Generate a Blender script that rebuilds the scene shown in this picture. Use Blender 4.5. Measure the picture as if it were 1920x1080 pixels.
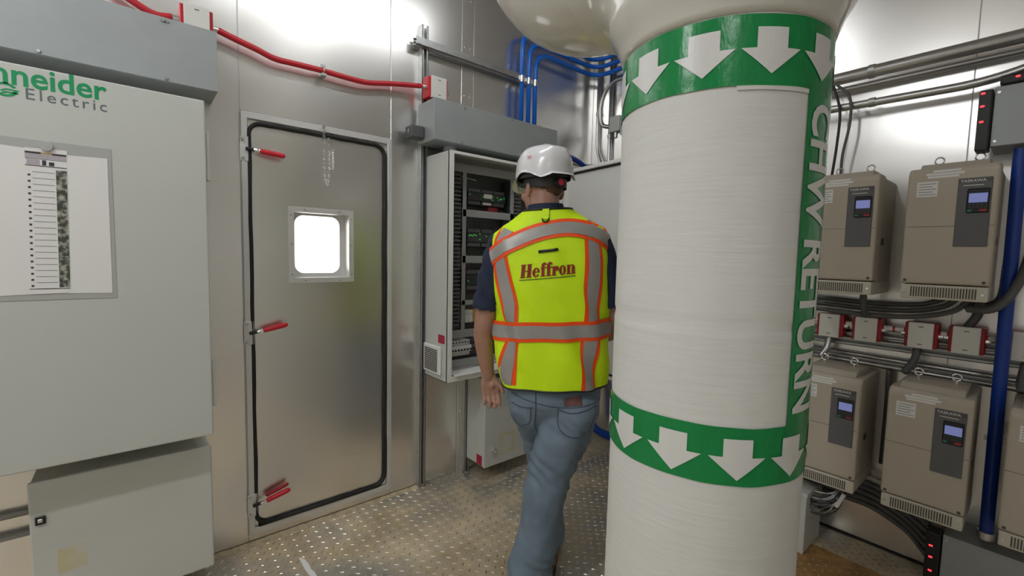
import bpy, bmesh, math, random
from mathutils import Vector, Matrix, noise
random.seed(7)
for o in list(bpy.data.objects):
    bpy.data.objects.remove(o)
SC = bpy.context.scene
COL = SC.collection

# ------------------------------------------------------------------ camera, world, exposure
H = 1.42
cam_d = bpy.data.cameras.new('camera')
cam_d.sensor_width = 36.0
cam_d.lens = 843.0 / 1920 * 36
cam_d.clip_start = 0.02
cam = bpy.data.objects.new('camera', cam_d)
COL.objects.link(cam)
_Y = Vector((1004, 40, -843)).normalized()
_X = -Vector((-711, 78, -843)).normalized()
_X = (_X - _Y * _X.dot(_Y)).normalized()
_Z = _X.cross(_Y)
cam.matrix_world = Matrix(((_X[0], _X[1], _X[2], 0), (_Y[0], _Y[1], _Y[2], 0), (_Z[0], _Z[1], _Z[2], H), (0, 0, 0, 1)))
SC.camera = cam
SC.view_settings.view_transform = 'Standard'
SC.view_settings.look = 'None'
SC.view_settings.gamma = 1.0
SC.view_settings.use_curve_mapping = False
SC.view_settings.exposure = 0.0
SC.cycles.max_bounces = 7
SC.cycles.diffuse_bounces = 4
SC.cycles.glossy_bounces = 5
SC.cycles.use_light_tree = False
SC.cycles.use_adaptive_sampling = True
SC.cycles.adaptive_threshold = 0.06
# x, y, diffuser strength, label
LAMPS = [(-1.4, 1.05, 17.0, 'long ceiling strip light over the walkway by the hatch door'),
         (-0.9, -1.0, 58.0, 'ceiling strip light left of the viewer, farther from the rear wall'),
         (-0.9, -2.6, 58.0, 'ceiling strip light left of the viewer, nearest the rear wall'),
         (1.2, -1.4, 36.0, 'ceiling strip light on the right side of the room')]
w = bpy.data.worlds.new('daylight')
SC.world = w
w.use_nodes = True
w.node_tree.nodes['Background'].inputs[0].default_value = (1.0, 0.98, 0.95, 1)
w.node_tree.nodes['Background'].inputs[1].default_value = 2.6

# ------------------------------------------------------------------ helpers
ORG = {}


def setp(o, label=None, cat=None, group=None, kind=None):
    if label: o['label'] = label
    if cat: o['category'] = cat
    if group: o['group'] = group
    if kind: o['kind'] = kind
    return o


def thing(name, label, cat, loc=(0, 0, 0), group=None, kind=None, rz=0.0):
    o = bpy.data.objects.new(name, None)
    o.empty_display_size = 0.05
    COL.objects.link(o)
    o.location = loc
    o.rotation_euler = (0, 0, rz)
    ORG[o] = Vector(loc)
    return setp(o, label, cat, group, kind)


def copy_tree(o, off, parent=None):
    c = o.copy()
    COL.objects.link(c)
    c.parent = parent
    if parent is None:
        c.location = Vector(o.location) + Vector(off)
        ORG[c] = c.location.copy()
    for ch in o.children:
        copy_tree(ch, off, c)
    return c


def frame_of(d):
    d = Vector(d).normalized()
    a = Vector((0, 0, 1)) if abs(d.z) < 0.9 else Vector((1, 0, 0))
    u = d.cross(a).normalized()
    return u, d.cross(u).normalized(), d


class MB:
    def __init__(s):
        s.v = []
        s.f = []

    def add(s, vs, fs):
        b = len(s.v)
        s.v += [Vector(p) for p in vs]
        s.f += [tuple(i + b for i in f) for f in fs]
        return s

    def box(s, x0, x1, y0, y1, z0, z1):
        vs = [(x, y, z) for z in (z0, z1) for y in (y0, y1) for x in (x0, x1)]
        return s.add(vs, [(0, 2, 3, 1), (4, 5, 7, 6), (0, 1, 5, 4), (1, 3, 7, 5), (3, 2, 6, 7), (2, 0, 4, 6)])

    def obox(s, c, u, v, n, hu, hv, hn):
        c, u, v, n = Vector(c), Vector(u), Vector(v), Vector(n)
        vs = [c + u * a * hu + v * b * hv + n * d * hn for d in (-1, 1) for b in (-1, 1) for a in (-1, 1)]
        return s.add(vs, [(0, 2, 3, 1), (4, 5, 7, 6), (0, 1, 5, 4), (1, 3, 7, 5), (3, 2, 6, 7), (2, 0, 4, 6)])

    def cyl(s, p0, p1, r0, r1=None, n=16, cap=True):
        r1 = r0 if r1 is None else r1
        p0, p1 = Vector(p0), Vector(p1)
        u, v, d = frame_of(p1 - p0)
        vs = []
        for p, r in ((p0, r0), (p1, r1)):
            for i in range(n):
                a = 2 * math.pi * i / n
                vs.append(p + u * r * math.cos(a) + v * r * math.sin(a))
        fs = [(i, (i + 1) % n, n + (i + 1) % n, n + i) for i in range(n)]
        if cap:
            fs += [tuple(range(n - 1, -1, -1)), tuple(range(n, 2 * n))]
        return s.add(vs, fs)

    def tube(s, pts, r, n=10, closed=False, cap=True, rads=None):
        pts = [Vector(p) for p in pts]
        m = len(pts)
        u = None
        vs = []
        for i in range(m):
            if closed:
                d = pts[(i + 1) % m] - pts[i - 1]
            else:
                d = pts[min(i + 1, m - 1)] - pts[max(i - 1, 0)]
            d.normalize()
            if u is None:
                u, v, _ = frame_of(d)
            else:
                u = (u - d * u.dot(d)).normalized()
                v = d.cross(u)
            rr = rads[i] if rads else r
            for k in range(n):
                a = 2 * math.pi * k / n
                vs.append(pts[i] + (u * math.cos(a) + v * math.sin(a)) * rr)
        fs = []
        for i in range(m if closed else m - 1):
            j = (i + 1) % m
            for k in range(n):
                l = (k + 1) % n
                fs.append((i * n + k, i * n + l, j * n + l, j * n + k))
        if cap and not closed:
            fs += [tuple(range(n - 1, -1, -1)), tuple((m - 1) * n + k for k in range(n))]
        return s.add(vs, fs)

    def prism(s, poly, o, u, v, n, t):
        o, u, v, n = Vector(o), Vector(u), Vector(v), Vector(n)
        k = len(poly)
        vs = [o + u * a + v * b for a, b in poly] + [o + u * a + v * b + n * t for a, b in poly]
        fs = [tuple(range(k - 1, -1, -1)), tuple(range(k, 2 * k))]
        fs += [(i, (i + 1) % k, k + (i + 1) % k, k + i) for i in range(k)]
        return s.add(vs, fs)

    def ringprism(s, outer, inner, o, u, v, n, t):
        o, u, v, n = Vector(o), Vector(u), Vector(v), Vector(n)
        k = len(outer)
        vs = []
        for poly in (outer, inner):
            for h in (0, t):
                vs += [o + u * a + v * b + n * h for a, b in poly]
        fs = []
        for i in range(k):
            j = (i + 1) % k
            fs += [(i, j, k + j, k + i), (2 * k + j, 2 * k + i, 3 * k + i, 3 * k + j),
                   (k + i, k + j, 3 * k + j, 3 * k + i), (j, i, 2 * k + i, 2 * k + j)]
        return s.add(vs, fs)

    def loft(s, rings, cap=True):
        n = len(rings[0])
        vs = [p for r in rings for p in r]
        fs = []
        for i in range(len(rings) - 1):
            for k in range(n):
                l = (k + 1) % n
                fs.append((i * n + k, i * n + l, (i + 1) * n + l, (i + 1) * n + k))
        if cap:
            fs += [tuple(range(n - 1, -1, -1)), tuple((len(rings) - 1) * n + k for k in range(n))]
        return s.add(vs, fs)

    def ball(s, c, rx, ry=None, rz=None, n=14, m=9, rot=None):
        ry = rx if ry is None else ry
        rz = rx if rz is None else rz
        c = Vector(c)
        rings = []
        for i in range(m + 1):
            t = math.pi * (i + 0.001) / (m + 0.002)
            rings.append([])
            for k in range(n):
                a = 2 * math.pi * k / n
                p = Vector((rx * math.sin(t) * math.cos(a), ry * math.sin(t) * math.sin(a), -rz * math.cos(t)))
                if rot: p = rot @ p
                rings[-1].append(c + p)
        return s.loft(rings)

    def torus(s, c, nrm, R, r, n=20, m=8):
        u, v, d = frame_of(nrm)
        c = Vector(c)
        return s.tube([c + (u * math.cos(2 * math.pi * i / n) + v * math.sin(2 * math.pi * i / n)) * R for i in range(n)], r, m, closed=True)

    def build(s, name, mat, parent=None, smooth=False, bevel=0.0, local=False, seg=2, fixn=True):
        me = bpy.data.meshes.new(name)
        org = Vector((0, 0, 0))
        if parent is not None and not local:
            p = parent
            while p.parent: p = p.parent
            org = ORG.get(p, org)
        me.from_pydata([p - org for p in s.v], [], s.f)
        bm = bmesh.new()
        bm.from_mesh(me)
        if fixn:
            bmesh.ops.recalc_face_normals(bm, faces=bm.faces)
        if bevel > 0:
            es = [e for e in bm.edges if e.is_manifold and e.calc_face_angle(0) > 0.6]
            bmesh.ops.bevel(bm, geom=es, offset=bevel, segments=seg, profile=0.5, affect='EDGES')
        if smooth:
            for f in bm.faces: f.smooth = True
            if smooth != 'all':
                for e in bm.edges:
                    if e.is_manifold and e.calc_face_angle(0) > 0.7: e.smooth = False
        bm.to_mesh(me)
        bm.free()
        o = bpy.data.objects.new(name, me)
        if mat: me.materials.append(mat)
        COL.objects.link(o)
        if parent is not None:
            o.parent = parent
        return o


def rrect(x0, x1, y0, y1, r, n=6):
    out = []
    for cx, cy, a0 in ((x1 - r, y1 - r, 0), (x0 + r, y1 - r, 90), (x0 + r, y0 + r, 180), (x1 - r, y0 + r, 270)):
        for i in range(n + 1):
            a = math.radians(a0 + 90 * i / n)
            out.append((cx + r * math.cos(a), cy + r * math.sin(a)))
    return out


def spline(pts, n=8):
    pts = [Vector(p) for p in pts]
    P = [pts[0] * 2 - pts[1]] + pts + [pts[-1] * 2 - pts[-2]]
    out = []
    for i in range(1, len(P) - 2):
        for k in range(n):
            t = k / n
            a, b, c, d = P[i - 1], P[i], P[i + 1], P[i + 2]
            out.append(0.5 * ((2 * b) + (c - a) * t + (2 * a - 5 * b + 4 * c - d) * t * t + (3 * b - a - 3 * c + d) * t ** 3))
    out.append(pts[-1])
    return out


def bent(pts, r, n=6):
    """polyline with rounded corners of radius r"""
    pts = [Vector(p) for p in pts]
    out = [pts[0]]
    for i in range(1, len(pts) - 1):
        a, b, c = pts[i - 1], pts[i], pts[i + 1]
        d0, d1 = (a - b).normalized(), (c - b).normalized()
        rr = min(r, (a - b).length * 0.49, (c - b).length * 0.49)
        p0, p1 = b + d0 * rr, b + d1 * rr
        for k in range(n + 1):
            t = k / n
            out.append(p0 * (1 - t) ** 2 + b * 2 * t * (1 - t) + p1 * t * t)
    out.append(pts[-1])
    return out


def text_faces(txt, size=1.0, bold=0.0, spacing=1.0):
    cu = bpy.data.curves.new('txt', 'FONT')
    cu.body = txt
    cu.size = size
    cu.offset = bold
    cu.space_character = spacing
    cu.resolution_u = 4
    ob = bpy.data.objects.new('txt', cu)
    COL.objects.link(ob)
    dg = bpy.context.evaluated_depsgraph_get()
    me = ob.evaluated_get(dg).to_mesh()
    vs = [(v.co.x, v.co.y) for v in me.vertices]
    fs = [tuple(p.vertices) for p in me.polygons]
    ob.evaluated_get(dg).to_mesh_clear()
    bpy.data.objects.remove(ob)
    bpy.data.curves.remove(cu)
    return vs, fs


def flat_poly(name, polys, fmap, mat, parent, cutx=None, cuty=None, local=False, thick=0.0):
    """2D polygons [(verts, faces)...] -> cut into strips -> mapped through fmap(x, y, h) to 3D, given a thickness"""
    bm = bmesh.new()
    for vs, fs in polys:
        bv = [bm.verts.new((a, b, 0)) for a, b in vs]
        for f in fs:
            try:
                bm.faces.new([bv[i] for i in f])
            except ValueError:
                pass
    for cut, nrm in ((cutx, (1, 0, 0)), (cuty, (0, 1, 0))):
        if cut:
            k = 0 if nrm[0] else 1
            lo = min(v.co[k] for v in bm.verts)
            hi = max(v.co[k] for v in bm.verts)
            q = lo + cut
            while q < hi:
                c = [0, 0, 0]
                c[k] = q
                bmesh.ops.bisect_plane(bm, geom=bm.verts[:] + bm.edges[:] + bm.faces[:], plane_co=c, plane_no=nrm)
                q += cut
    if thick:
        r = bmesh.ops.extrude_face_region(bm, geom=bm.faces[:])
        for g in r['geom']:
            if isinstance(g, bmesh.types.BMVert): g.co.z = thick
    vs = [fmap(v.co.x, v.co.y, v.co.z) for v in bm.verts]
    bm.verts.index_update()
    fs = [tuple(v.index for v in f.verts) for f in bm.faces]
    bm.free()
    m = MB()
    m.add(vs, fs)
    return m.build(name, mat, parent, local=local)


def poly(pts):
    return (list(pts), [tuple(range(len(pts)))])


# ------------------------------------------------------------------ materials
def material(name, col, rough=0.5, metal=0.0, var=0.0, vscale=6.0, bump=0.0, bscale=60.0, stretch=(1, 1, 1), rvar=0.0,
             emit=None, estr=0.0, spec=0.5, col2=None, coat=0.0, trans=0.0, aniso=0.0, detail=5, c2pos=(0.45, 0.65), coords='Object'):
    m = bpy.data.materials.new(name)
    m.use_nodes = True
    nt = m.node_tree
    b = nt.nodes['Principled BSDF']
    b.inputs['Base Color'].default_value = (*col, 1)
    b.inputs['Roughness'].default_value = rough
    b.inputs['Metallic'].default_value = metal
    b.inputs['Specular IOR Level'].default_value = spec
    b.inputs['Coat Weight'].default_value = coat
    b.inputs['Transmission Weight'].default_value = trans
    b.inputs['Anisotropic'].default_value = aniso
    if emit:
        b.inputs['Emission Color'].default_value = (*emit, 1)
        b.inputs['Emission Strength'].default_value = estr
    L = nt.links
    if var or bump or rvar or col2:
        tc = nt.nodes.new('ShaderNodeTexCoord')
        mp = nt.nodes.new('ShaderNodeMapping')
        mp.inputs['Scale'].default_value = stretch
        L.new(tc.outputs[coords], mp.inputs['Vector'])
    if var or rvar or col2:
        nz = nt.nodes.new('ShaderNodeTexNoise')
        nz.inputs['Scale'].default_value = vscale
        nz.inputs['Detail'].default_value = detail
        L.new(mp.outputs[0], nz.inputs['Vector'])
        if col2 or var:
            rp = nt.nodes.new('ShaderNodeValToRGB')
            rp.color_ramp.elements[0].position = c2pos[0] if col2 else 0.3
            rp.color_ramp.elements[1].position = c2pos[1] if col2 else 0.7
            c0 = [max(0, c * (1 - var)) for c in col]
            c1 = col2 if col2 else [min(1, c * (1 + var)) for c in col]
            rp.color_ramp.elements[0].color = (*c0, 1)
            rp.color_ramp.elements[1].color = (*c1, 1)
            L.new(nz.outputs['Fac'], rp.inputs[0])
            L.new(rp.outputs[0], b.inputs['Base Color'])
        if rvar:
            mr = nt.nodes.new('ShaderNodeMapRange')
            mr.inputs['To Min'].default_value = max(0.02, rough - rvar)
            mr.inputs['To Max'].default_value = min(1, rough + rvar)
            mr.inputs['From Min'].default_value = 0.3
            mr.inputs['From Max'].default_value = 0.7
            L.new(nz.outputs['Fac'], mr.inputs['Value'])
            L.new(mr.outputs[0], b.inputs['Roughness'])
    if bump:
        n2 = nt.nodes.new('ShaderNodeTexNoise')
        n2.inputs['Scale'].default_value = bscale
        n2.inputs['Detail'].default_value = 4
        L.new(mp.outputs[0], n2.inputs['Vector'])
        bp = nt.nodes.new('ShaderNodeBump')
        bp.inputs['Strength'].default_value = bump
        bp.inputs['Distance'].default_value = 0.01
        L.new(n2.outputs['Fac'], bp.inputs['Height'])
        L.new(bp.outputs[0], b.inputs['Normal'])
    return m


M = {}
M['alu'] = material('mill_aluminium', (0.91, 0.895, 0.875), 0.29, 1.0, bump=0.035, bscale=3.0)
M['alu_door'] = material('door_aluminium', (0.86, 0.85, 0.83), 0.30, 1.0, bump=0.02, bscale=3.5)
M['alu_frame'] = material('frame_aluminium', (0.74, 0.735, 0.72), 0.45, 0.55, var=0.04)
M['ceil'] = material('ceiling_aluminium', (0.80, 0.80, 0.79), 0.5, 1.0, var=0.04)
M['steel'] = material('zinc_steel', (0.62, 0.63, 0.63), 0.33, 1.0, var=0.08, vscale=30)
M['bright'] = material('bright_zinc', (0.85, 0.85, 0.84), 0.2, 1.0)
M['galv'] = material('galvanised_strut', (0.50, 0.51, 0.51), 0.42, 0.9, var=0.1, vscale=25)
M['gutter'] = material('grey_wireway_paint', (0.36, 0.385, 0.39), 0.5, 0.25, var=0.04, vscale=9)
M['ral'] = material('light_grey_enclosure_paint', (0.56, 0.575, 0.54), 0.42, 0.0, var=0.015, vscale=3, bump=0.015, bscale=300)
M['ral_in'] = material('grey_panel_paint', (0.30, 0.305, 0.30), 0.5)
M['black'] = material('black_plastic', (0.012, 0.012, 0.013), 0.45)
M['rubber'] = material('black_rubber_gasket', (0.013, 0.013, 0.012), 0.6)
M['darkgrey'] = material('dark_grey_plastic', (0.035, 0.036, 0.04), 0.5)
M['midgrey'] = material('mid_grey_plastic', (0.10, 0.10, 0.105), 0.5)
M['duct'] = material('grey_wire_duct', (0.055, 0.055, 0.062), 0.6)
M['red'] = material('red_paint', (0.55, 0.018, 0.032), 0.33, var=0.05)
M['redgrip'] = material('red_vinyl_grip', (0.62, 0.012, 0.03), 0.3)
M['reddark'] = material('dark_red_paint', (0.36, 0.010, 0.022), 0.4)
M['offwhite'] = material('off_white_cover', (0.72, 0.715, 0.67), 0.45)
M['white'] = material('white_plastic', (0.80, 0.80, 0.78), 0.4)
M['paper'] = material('white_paper', (0.80, 0.79, 0.775), 0.8, bump=0.02, bscale=6)
M['print'] = material('grey_print', (0.22, 0.22, 0.22), 0.8)
M['printdark'] = material('dark_print', (0.05, 0.05, 0.055), 0.8)
M['printpic'] = material('photo_print', (0.06, 0.065, 0.05), 0.8, col2=(0.45, 0.46, 0.38), vscale=60)
M['sleeve'] = material('document_sleeve', (0.43, 0.44, 0.42), 0.3)
M['gold'] = material('gold_print', (0.55, 0.42, 0.2), 0.6)
M['lavender'] = material('lavender_print', (0.45, 0.40, 0.45), 0.8)
M['green'] = material('green_tape', (0.0, 0.235, 0.055), 0.22, var=0.08, vscale=12, bump=0.22, bscale=16, stretch=(2, 2, 1))
M['logogreen'] = material('green_logo_print', (0.0, 0.30, 0.10), 0.5)
M['logogrey'] = material('grey_logo_print', (0.13, 0.16, 0.17), 0.5)
M['arrow'] = material('white_arrow_print', (0.72, 0.72, 0.70), 0.3)
M['pvc'] = material('ivory_pvc_cover', (0.66, 0.645, 0.585), 0.14, var=0.02, vscale=4, coat=0.3)
M['blue'] = material('blue_conduit_paint', (0.006, 0.16, 0.74), 0.25)
M['bluedark'] = material('dark_blue_paint', (0.003, 0.04, 0.30), 0.35)
M['conduit'] = material('grey_flexible_conduit', (0.11, 0.112, 0.11), 0.5)
M['emt'] = material('emt_conduit', (0.58, 0.58, 0.575), 0.32, 1.0)
M['vfd'] = material('beige_drive_plastic', (0.50, 0.445, 0.36), 0.5, var=0.02)
M['vfd_light'] = material('pale_beige_plastic', (0.60, 0.565, 0.47), 0.5)
M['vfd_panel'] = material('grey_keypad_panel', (0.13, 0.13, 0.135), 0.45)
M['slot'] = material('vent_shadow_plastic', (0.10, 0.09, 0.075), 0.7)
M['lcd'] = material('lcd_screen', (0.25, 0.28, 0.6), 0.3, emit=(0.35, 0.42, 0.95), estr=0.22)
M['lcdframe'] = material('lcd_bezel', (0.02, 0.022, 0.03), 0.35)
M['keys'] = material('keypad_keys', (0.05, 0.06, 0.055), 0.5)
M['keyred'] = material('stop_key', (0.45, 0.03, 0.04), 0.5)
M['keygreen'] = material('run_key', (0.03, 0.25, 0.08), 0.5)
M['ledred'] = material('red_led', (0.8, 0.02, 0.02), 0.3, emit=(1.0, 0.02, 0.03), estr=4.0)
M['ledgreen'] = material('green_led', (0.05, 0.6, 0.1), 0.3, emit=(0.1, 1.0, 0.15), estr=0.5)
M['plcgreen'] = material('green_plc_edge', (0.01, 0.16, 0.06), 0.5)
M['redlabel'] = material('red_warning_label', (0.36, 0.012, 0.05), 0.5)
M['yellowres'] = material('yellow_adhesive_residue', (0.56, 0.52, 0.33), 0.6, col2=(0.57, 0.565, 0.5), vscale=18)
M['brass'] = material('orange_terminal', (0.6, 0.3, 0.08), 0.5)
M['glass'] = material('window_glass', (1, 1, 1), 0.0, trans=1.0)
M['lamp'] = material('lamp_diffuser', (0.9, 0.9, 0.9), 0.5, emit=(1, 0.97, 0.92), estr=6.0)
M['lamphouse'] = material('lamp_housing', (0.75, 0.75, 0.74), 0.4)
M['bouncewhite'] = material('bounce_white', (0.78, 0.77, 0.75), 0.5)  # white added on the unseen right and rear walls to brighten metal reflections
M['equip'] = material('beige_machine_paint', (0.36, 0.34, 0.30), 0.5)

# white canvas jacket of the pipe insulation: fine horizontal wrinkles
def jacket():
    m = material('white_canvas_jacket', (0.70, 0.70, 0.67), 0.62, var=0.025, vscale=5)
    nt = m.node_tree
    b = nt.nodes['Principled BSDF']
    tc = nt.nodes.new('ShaderNodeTexCoord')
    mp = nt.nodes.new('ShaderNodeMapping')
    mp.inputs['Scale'].default_value = (6, 6, 55)
    n1 = nt.nodes.new('ShaderNodeTexNoise')
    n1.inputs['Scale'].default_value = 1.0
    n1.inputs['Detail'].default_value = 6
    mp2 = nt.nodes.new('ShaderNodeMapping')
    mp2.inputs['Scale'].default_value = (7, 7, 4)
    n2 = nt.nodes.new('ShaderNodeTexNoise')
    n2.inputs['Scale'].default_value = 1.0
    n2.inputs['Detail'].default_value = 3
    ad = nt.nodes.new('ShaderNodeMath')
    ad.operation = 'MULTIPLY_ADD'
    ad.inputs[1].default_value = 0.35
    bp = nt.nodes.new('ShaderNodeBump')
    bp.inputs['Strength'].default_value = 0.3
    bp.inputs['Distance'].default_value = 0.012
    L = nt.links
    L.new(tc.outputs['Object'], mp.inputs[0])
    L.new(tc.outputs['Object'], mp2.inputs[0])
    L.new(mp.outputs[0], n1.inputs['Vector'])
    L.new(mp2.outputs[0], n2.inputs['Vector'])
    L.new(n1.outputs['Fac'], ad.inputs[0])
    L.new(n2.outputs['Fac'], ad.inputs[2])
    L.new(ad.outputs[0], bp.inputs['Height'])
    L.new(bp.outputs[0], b.inputs['Normal'])
    return m
M['jacket'] = jacket()


# dirty galvanised tread plate: metal under dried tan mud with a shape of its own
def floor_mat():
    m = bpy.data.materials.new('muddy_tread_plate')
    m.use_nodes = True
    nt = m.node_tree
    b = nt.nodes['Principled BSDF']
    L = nt.links
    tc = nt.nodes.new('ShaderNodeTexCoord')

    def nz(scale, detail, rough=0.6):
        n = nt.nodes.new('ShaderNodeTexNoise')
        n.inputs['Scale'].default_value = scale
        n.inputs['Detail'].default_value = detail
        n.inputs['Roughness'].default_value = rough
        L.new(tc.outputs['Object'], n.inputs['Vector'])
        return n

    def ramp(src, a, c):
        r = nt.nodes.new('ShaderNodeMapRange')
        r.inputs['From Min'].default_value = a
        r.inputs['From Max'].default_value = c
        L.new(src, r.inputs['Value'])
        return r.outputs[0]
    mud = ramp(nz(1.5, 7, 0.6).outputs['Fac'], 0.41, 0.55)
    fine = ramp(nz(14, 6, 0.7).outputs['Fac'], 0.42, 0.75)
    mx = nt.nodes.new('ShaderNodeMath')
    mx.operation = 'MULTIPLY_ADD'
    mx.inputs[1].default_value = 0.45
    L.new(fine, mx.inputs[0])
    mm = nt.nodes.new('ShaderNodeMath')
    mm.operation = 'MULTIPLY'
    mm.inputs[1].default_value = 0.78
    L.new(mud, mm.inputs[0])
    L.new(mm.outputs[0], mx.inputs[2])
    mx.use_clamp = True
    tan = nt.nodes.new('ShaderNodeValToRGB')
    tan.color_ramp.elements[0].color = (0.42, 0.325, 0.195, 1)
    tan.color_ramp.elements[1].color = (0.66, 0.525, 0.345, 1)
    tan.color_ramp.elements[0].position = 0.35
    tan.color_ramp.elements[1].position = 0.65
    L.new(nz(4.5, 5).outputs['Fac'], tan.inputs[0])
    mix = nt.nodes.new('ShaderNodeMixRGB')
    mix.inputs[1].default_value = (0.50, 0.48, 0.44, 1)
    L.new(mx.outputs[0], mix.inputs[0])
    L.new(tan.outputs[0], mix.inputs[2])
    L.new(mix.outputs[0], b.inputs['Base Color'])
    inv = nt.nodes.new('ShaderNodeMapRange')
    inv.inputs['To Min'].default_value = 0.85
    inv.inputs['To Max'].default_value = 0.0
    L.new(mx.outputs[0], inv.inputs['Value'])
    L.new(inv.outputs[0], b.inputs['Metallic'])
    rg = nt.nodes.new('ShaderNodeMapRange')
    rg.inputs['To Min'].default_value = 0.36
    rg.inputs['To Max'].default_value = 0.75
    L.new(mx.outputs[0], rg.inputs['Value'])
    L.new(rg.outputs[0], b.inputs['Roughness'])
    return m
M['floor'] = floor_mat()
M['lug'] = material('worn_tread_lug', (0.86, 0.83, 0.77), 0.33, 0.8, col2=(0.55, 0.47, 0.35), vscale=3.0, c2pos=(0.38, 0.55))
M['mud'] = material('dried_mud', (0.50, 0.41, 0.27), 0.85, var=0.25, vscale=30, bump=0.3, bscale=60)
M['rust'] = material('orange_brown_mud', (0.32, 0.17, 0.055), 0.7, var=0.3, vscale=14, bump=0.15, bscale=50)

for k in ('ledred', 'ledgreen', 'lcd'):
    M[k].cycles.emission_sampling = 'NONE'   # tiny indicators: seen, but not sampled as lamps

# ------------------------------------------------------------------ measured planes of the room
LX, BY, RX, NY, CZ = -2.39, 2.81, 2.7, -3.8, 3.25


def ray(px, py):
    c = Vector((px - 960, 540 - py, -843))
    return Vector((_X.dot(c), _Y.dot(c), _Z.dot(c)))


def ax(px, py, x):
    d = ray(px, py)
    return Vector((0, 0, H)) + d * (x / d.x)


def ay(px, py, y):
    d = ray(px, py)
    return Vector((0, 0, H)) + d * (y / d.y)


# ------------------------------------------------------------------ ceiling lamps
def lamp(x, y, glow, label, ln=1.22):
    if 'long' in label: ln = 1.55
    t = thing('ceiling_light', label, 'light', (x, y, CZ), 'strip lights on the ceiling')
    MB().box(x - .06, x + .06, y - ln / 2, y + ln / 2, CZ - .06, CZ - .001).build('housing', M['lamphouse'], t, bevel=.004)
    MB().box(x - .05, x + .05, y - ln / 2 + .01, y + ln / 2 - .01, CZ - .078, CZ - .0605).build('diffuser', glow, t, bevel=.008)
    for e in (-1, 1):
        MB().box(x - .062, x + .062, y + e * ln / 2 - .006, y + e * ln / 2 + .006, CZ - .08, CZ - .001).build('end_cap', M['lamphouse'], t)
    return t


# ------------------------------------------------------------------ room shell
def sheet(name, parent, mat, x0, x1, y0, y1, z0, z1, bev=.0012):
    return MB().box(x0, x1, y0, y1, z0, z1).build(name, mat, parent, bevel=bev, seg=1)


fl = MB().box(LX - .1, RX + .1, NY - .1, BY + .1, -.06, 0).build('floor', M['floor'])
setp(fl, kind='structure', label='galvanised tread plate floor stained with dried tan mud')
# raised lugs of the tread plate, one joined relief
lug = MB()
px_, p = .0265, .0265
for i in range(int((RX - 1.2 - LX) / p)):
    for j in range(int((BY + .9) / p)):
        x = LX + .02 + i * p
        y = -.9 + j * p
        if (i + j) % 2 == 0 and x < .9:
            a = math.radians(45 if (i % 2) else -45)
            ca, sa = math.cos(a), math.sin(a)
            vs = []
            for lx, ly, h in ((-.0145, 0, 0), (0, -.0048, 0), (.0145, 0, 0), (0, .0048, 0), (-.007, 0, .0022), (.007, 0, .0022)):
                vs.append((x + lx * ca - ly * sa, y + lx * sa + ly * ca, h))
            lug.add(vs, [(0, 1, 4), (1, 5, 4), (1, 2, 5), (2, 3, 5), (3, 4, 5), (3, 0, 4)])
lo = lug.build('tread_lugs', M['lug'], fl, fixn=False)
lo['kind'] = 'stuff'

ce = MB().box(LX - .1, RX + .1, NY - .1, BY + .1, CZ, CZ + .06).build('ceiling', M['ceil'])
setp(ce, kind='structure')

DY0, DY1, DZ1 = .40, 1.11, 2.03
wl = MB()
wl.box(LX - .1, LX - .004, NY - .1, DY0, 0, CZ)
wl.box(LX - .1, LX - .004, DY1, BY, 0, CZ)
wl.box(LX - .1, LX - .004, DY0, DY1, DZ1, CZ)
wl.box(LX - .1, LX - .004, DY0, DY1, 0, .05)
wl = wl.build('wall_left', M['alu_frame'])
setp(wl, kind='structure', label='left wall of brushed aluminium sheets with the hatch door')
for y0, y1, z0 in ((NY, -2.05, 0), (-2.047, -.836, 0), (-.833, .384, 0), (.387, 1.1095, 2.046), (1.1125, 1.569, 0), (1.661, BY - .002, 0)):
    sheet('wall_panel', wl, M['alu'], LX - .004, LX, y0, y1, z0, CZ - .001)
sheet('batten', wl, M['alu'], LX - .004, LX + .003, 1.571, 1.659, 0, CZ - .001)
sheet('sill_panel', wl, M['alu'], LX - .004, LX, .387, 1.1095, 0, .043)
for z in (.4, .85, 1.3, 2.39, 2.68, 2.96):
    for y in (1.595, 1.635):
        MB().cyl((LX + .003, y, z), (LX + .006, y, z), .007, .004, 10).build('rivet', M['bright'], wl, smooth=True)

wb = MB().box(LX - .1, RX + .1, BY + .004, BY + .1, 0, CZ).build('wall_back', M['alu_frame'])
setp(wb, kind='structure', label='back wall of aluminium sheets carrying the beige drives')
for x0, x1 in ((LX, -1.478), (-1.475, -.262), (-.259, .95), (.953, RX)):
    sheet('wall_panel', wb, M['alu'], x0, x1, BY, BY + .004, .012, CZ - .001)
MB().box(-1.9, 1.4, BY - .006, BY + .004, .001, .011).build('floor_joint', M['rubber'], wb)
wr = MB().box(RX, RX + .1, NY, BY, 0, CZ).build('wall_right', M['bouncewhite'])
setp(wr, kind='structure')
wn = MB().box(LX - .1, RX + .1, NY - .1, NY, 0, CZ).build('wall_rear', M['bouncewhite'])
setp(wn, kind='structure')

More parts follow.
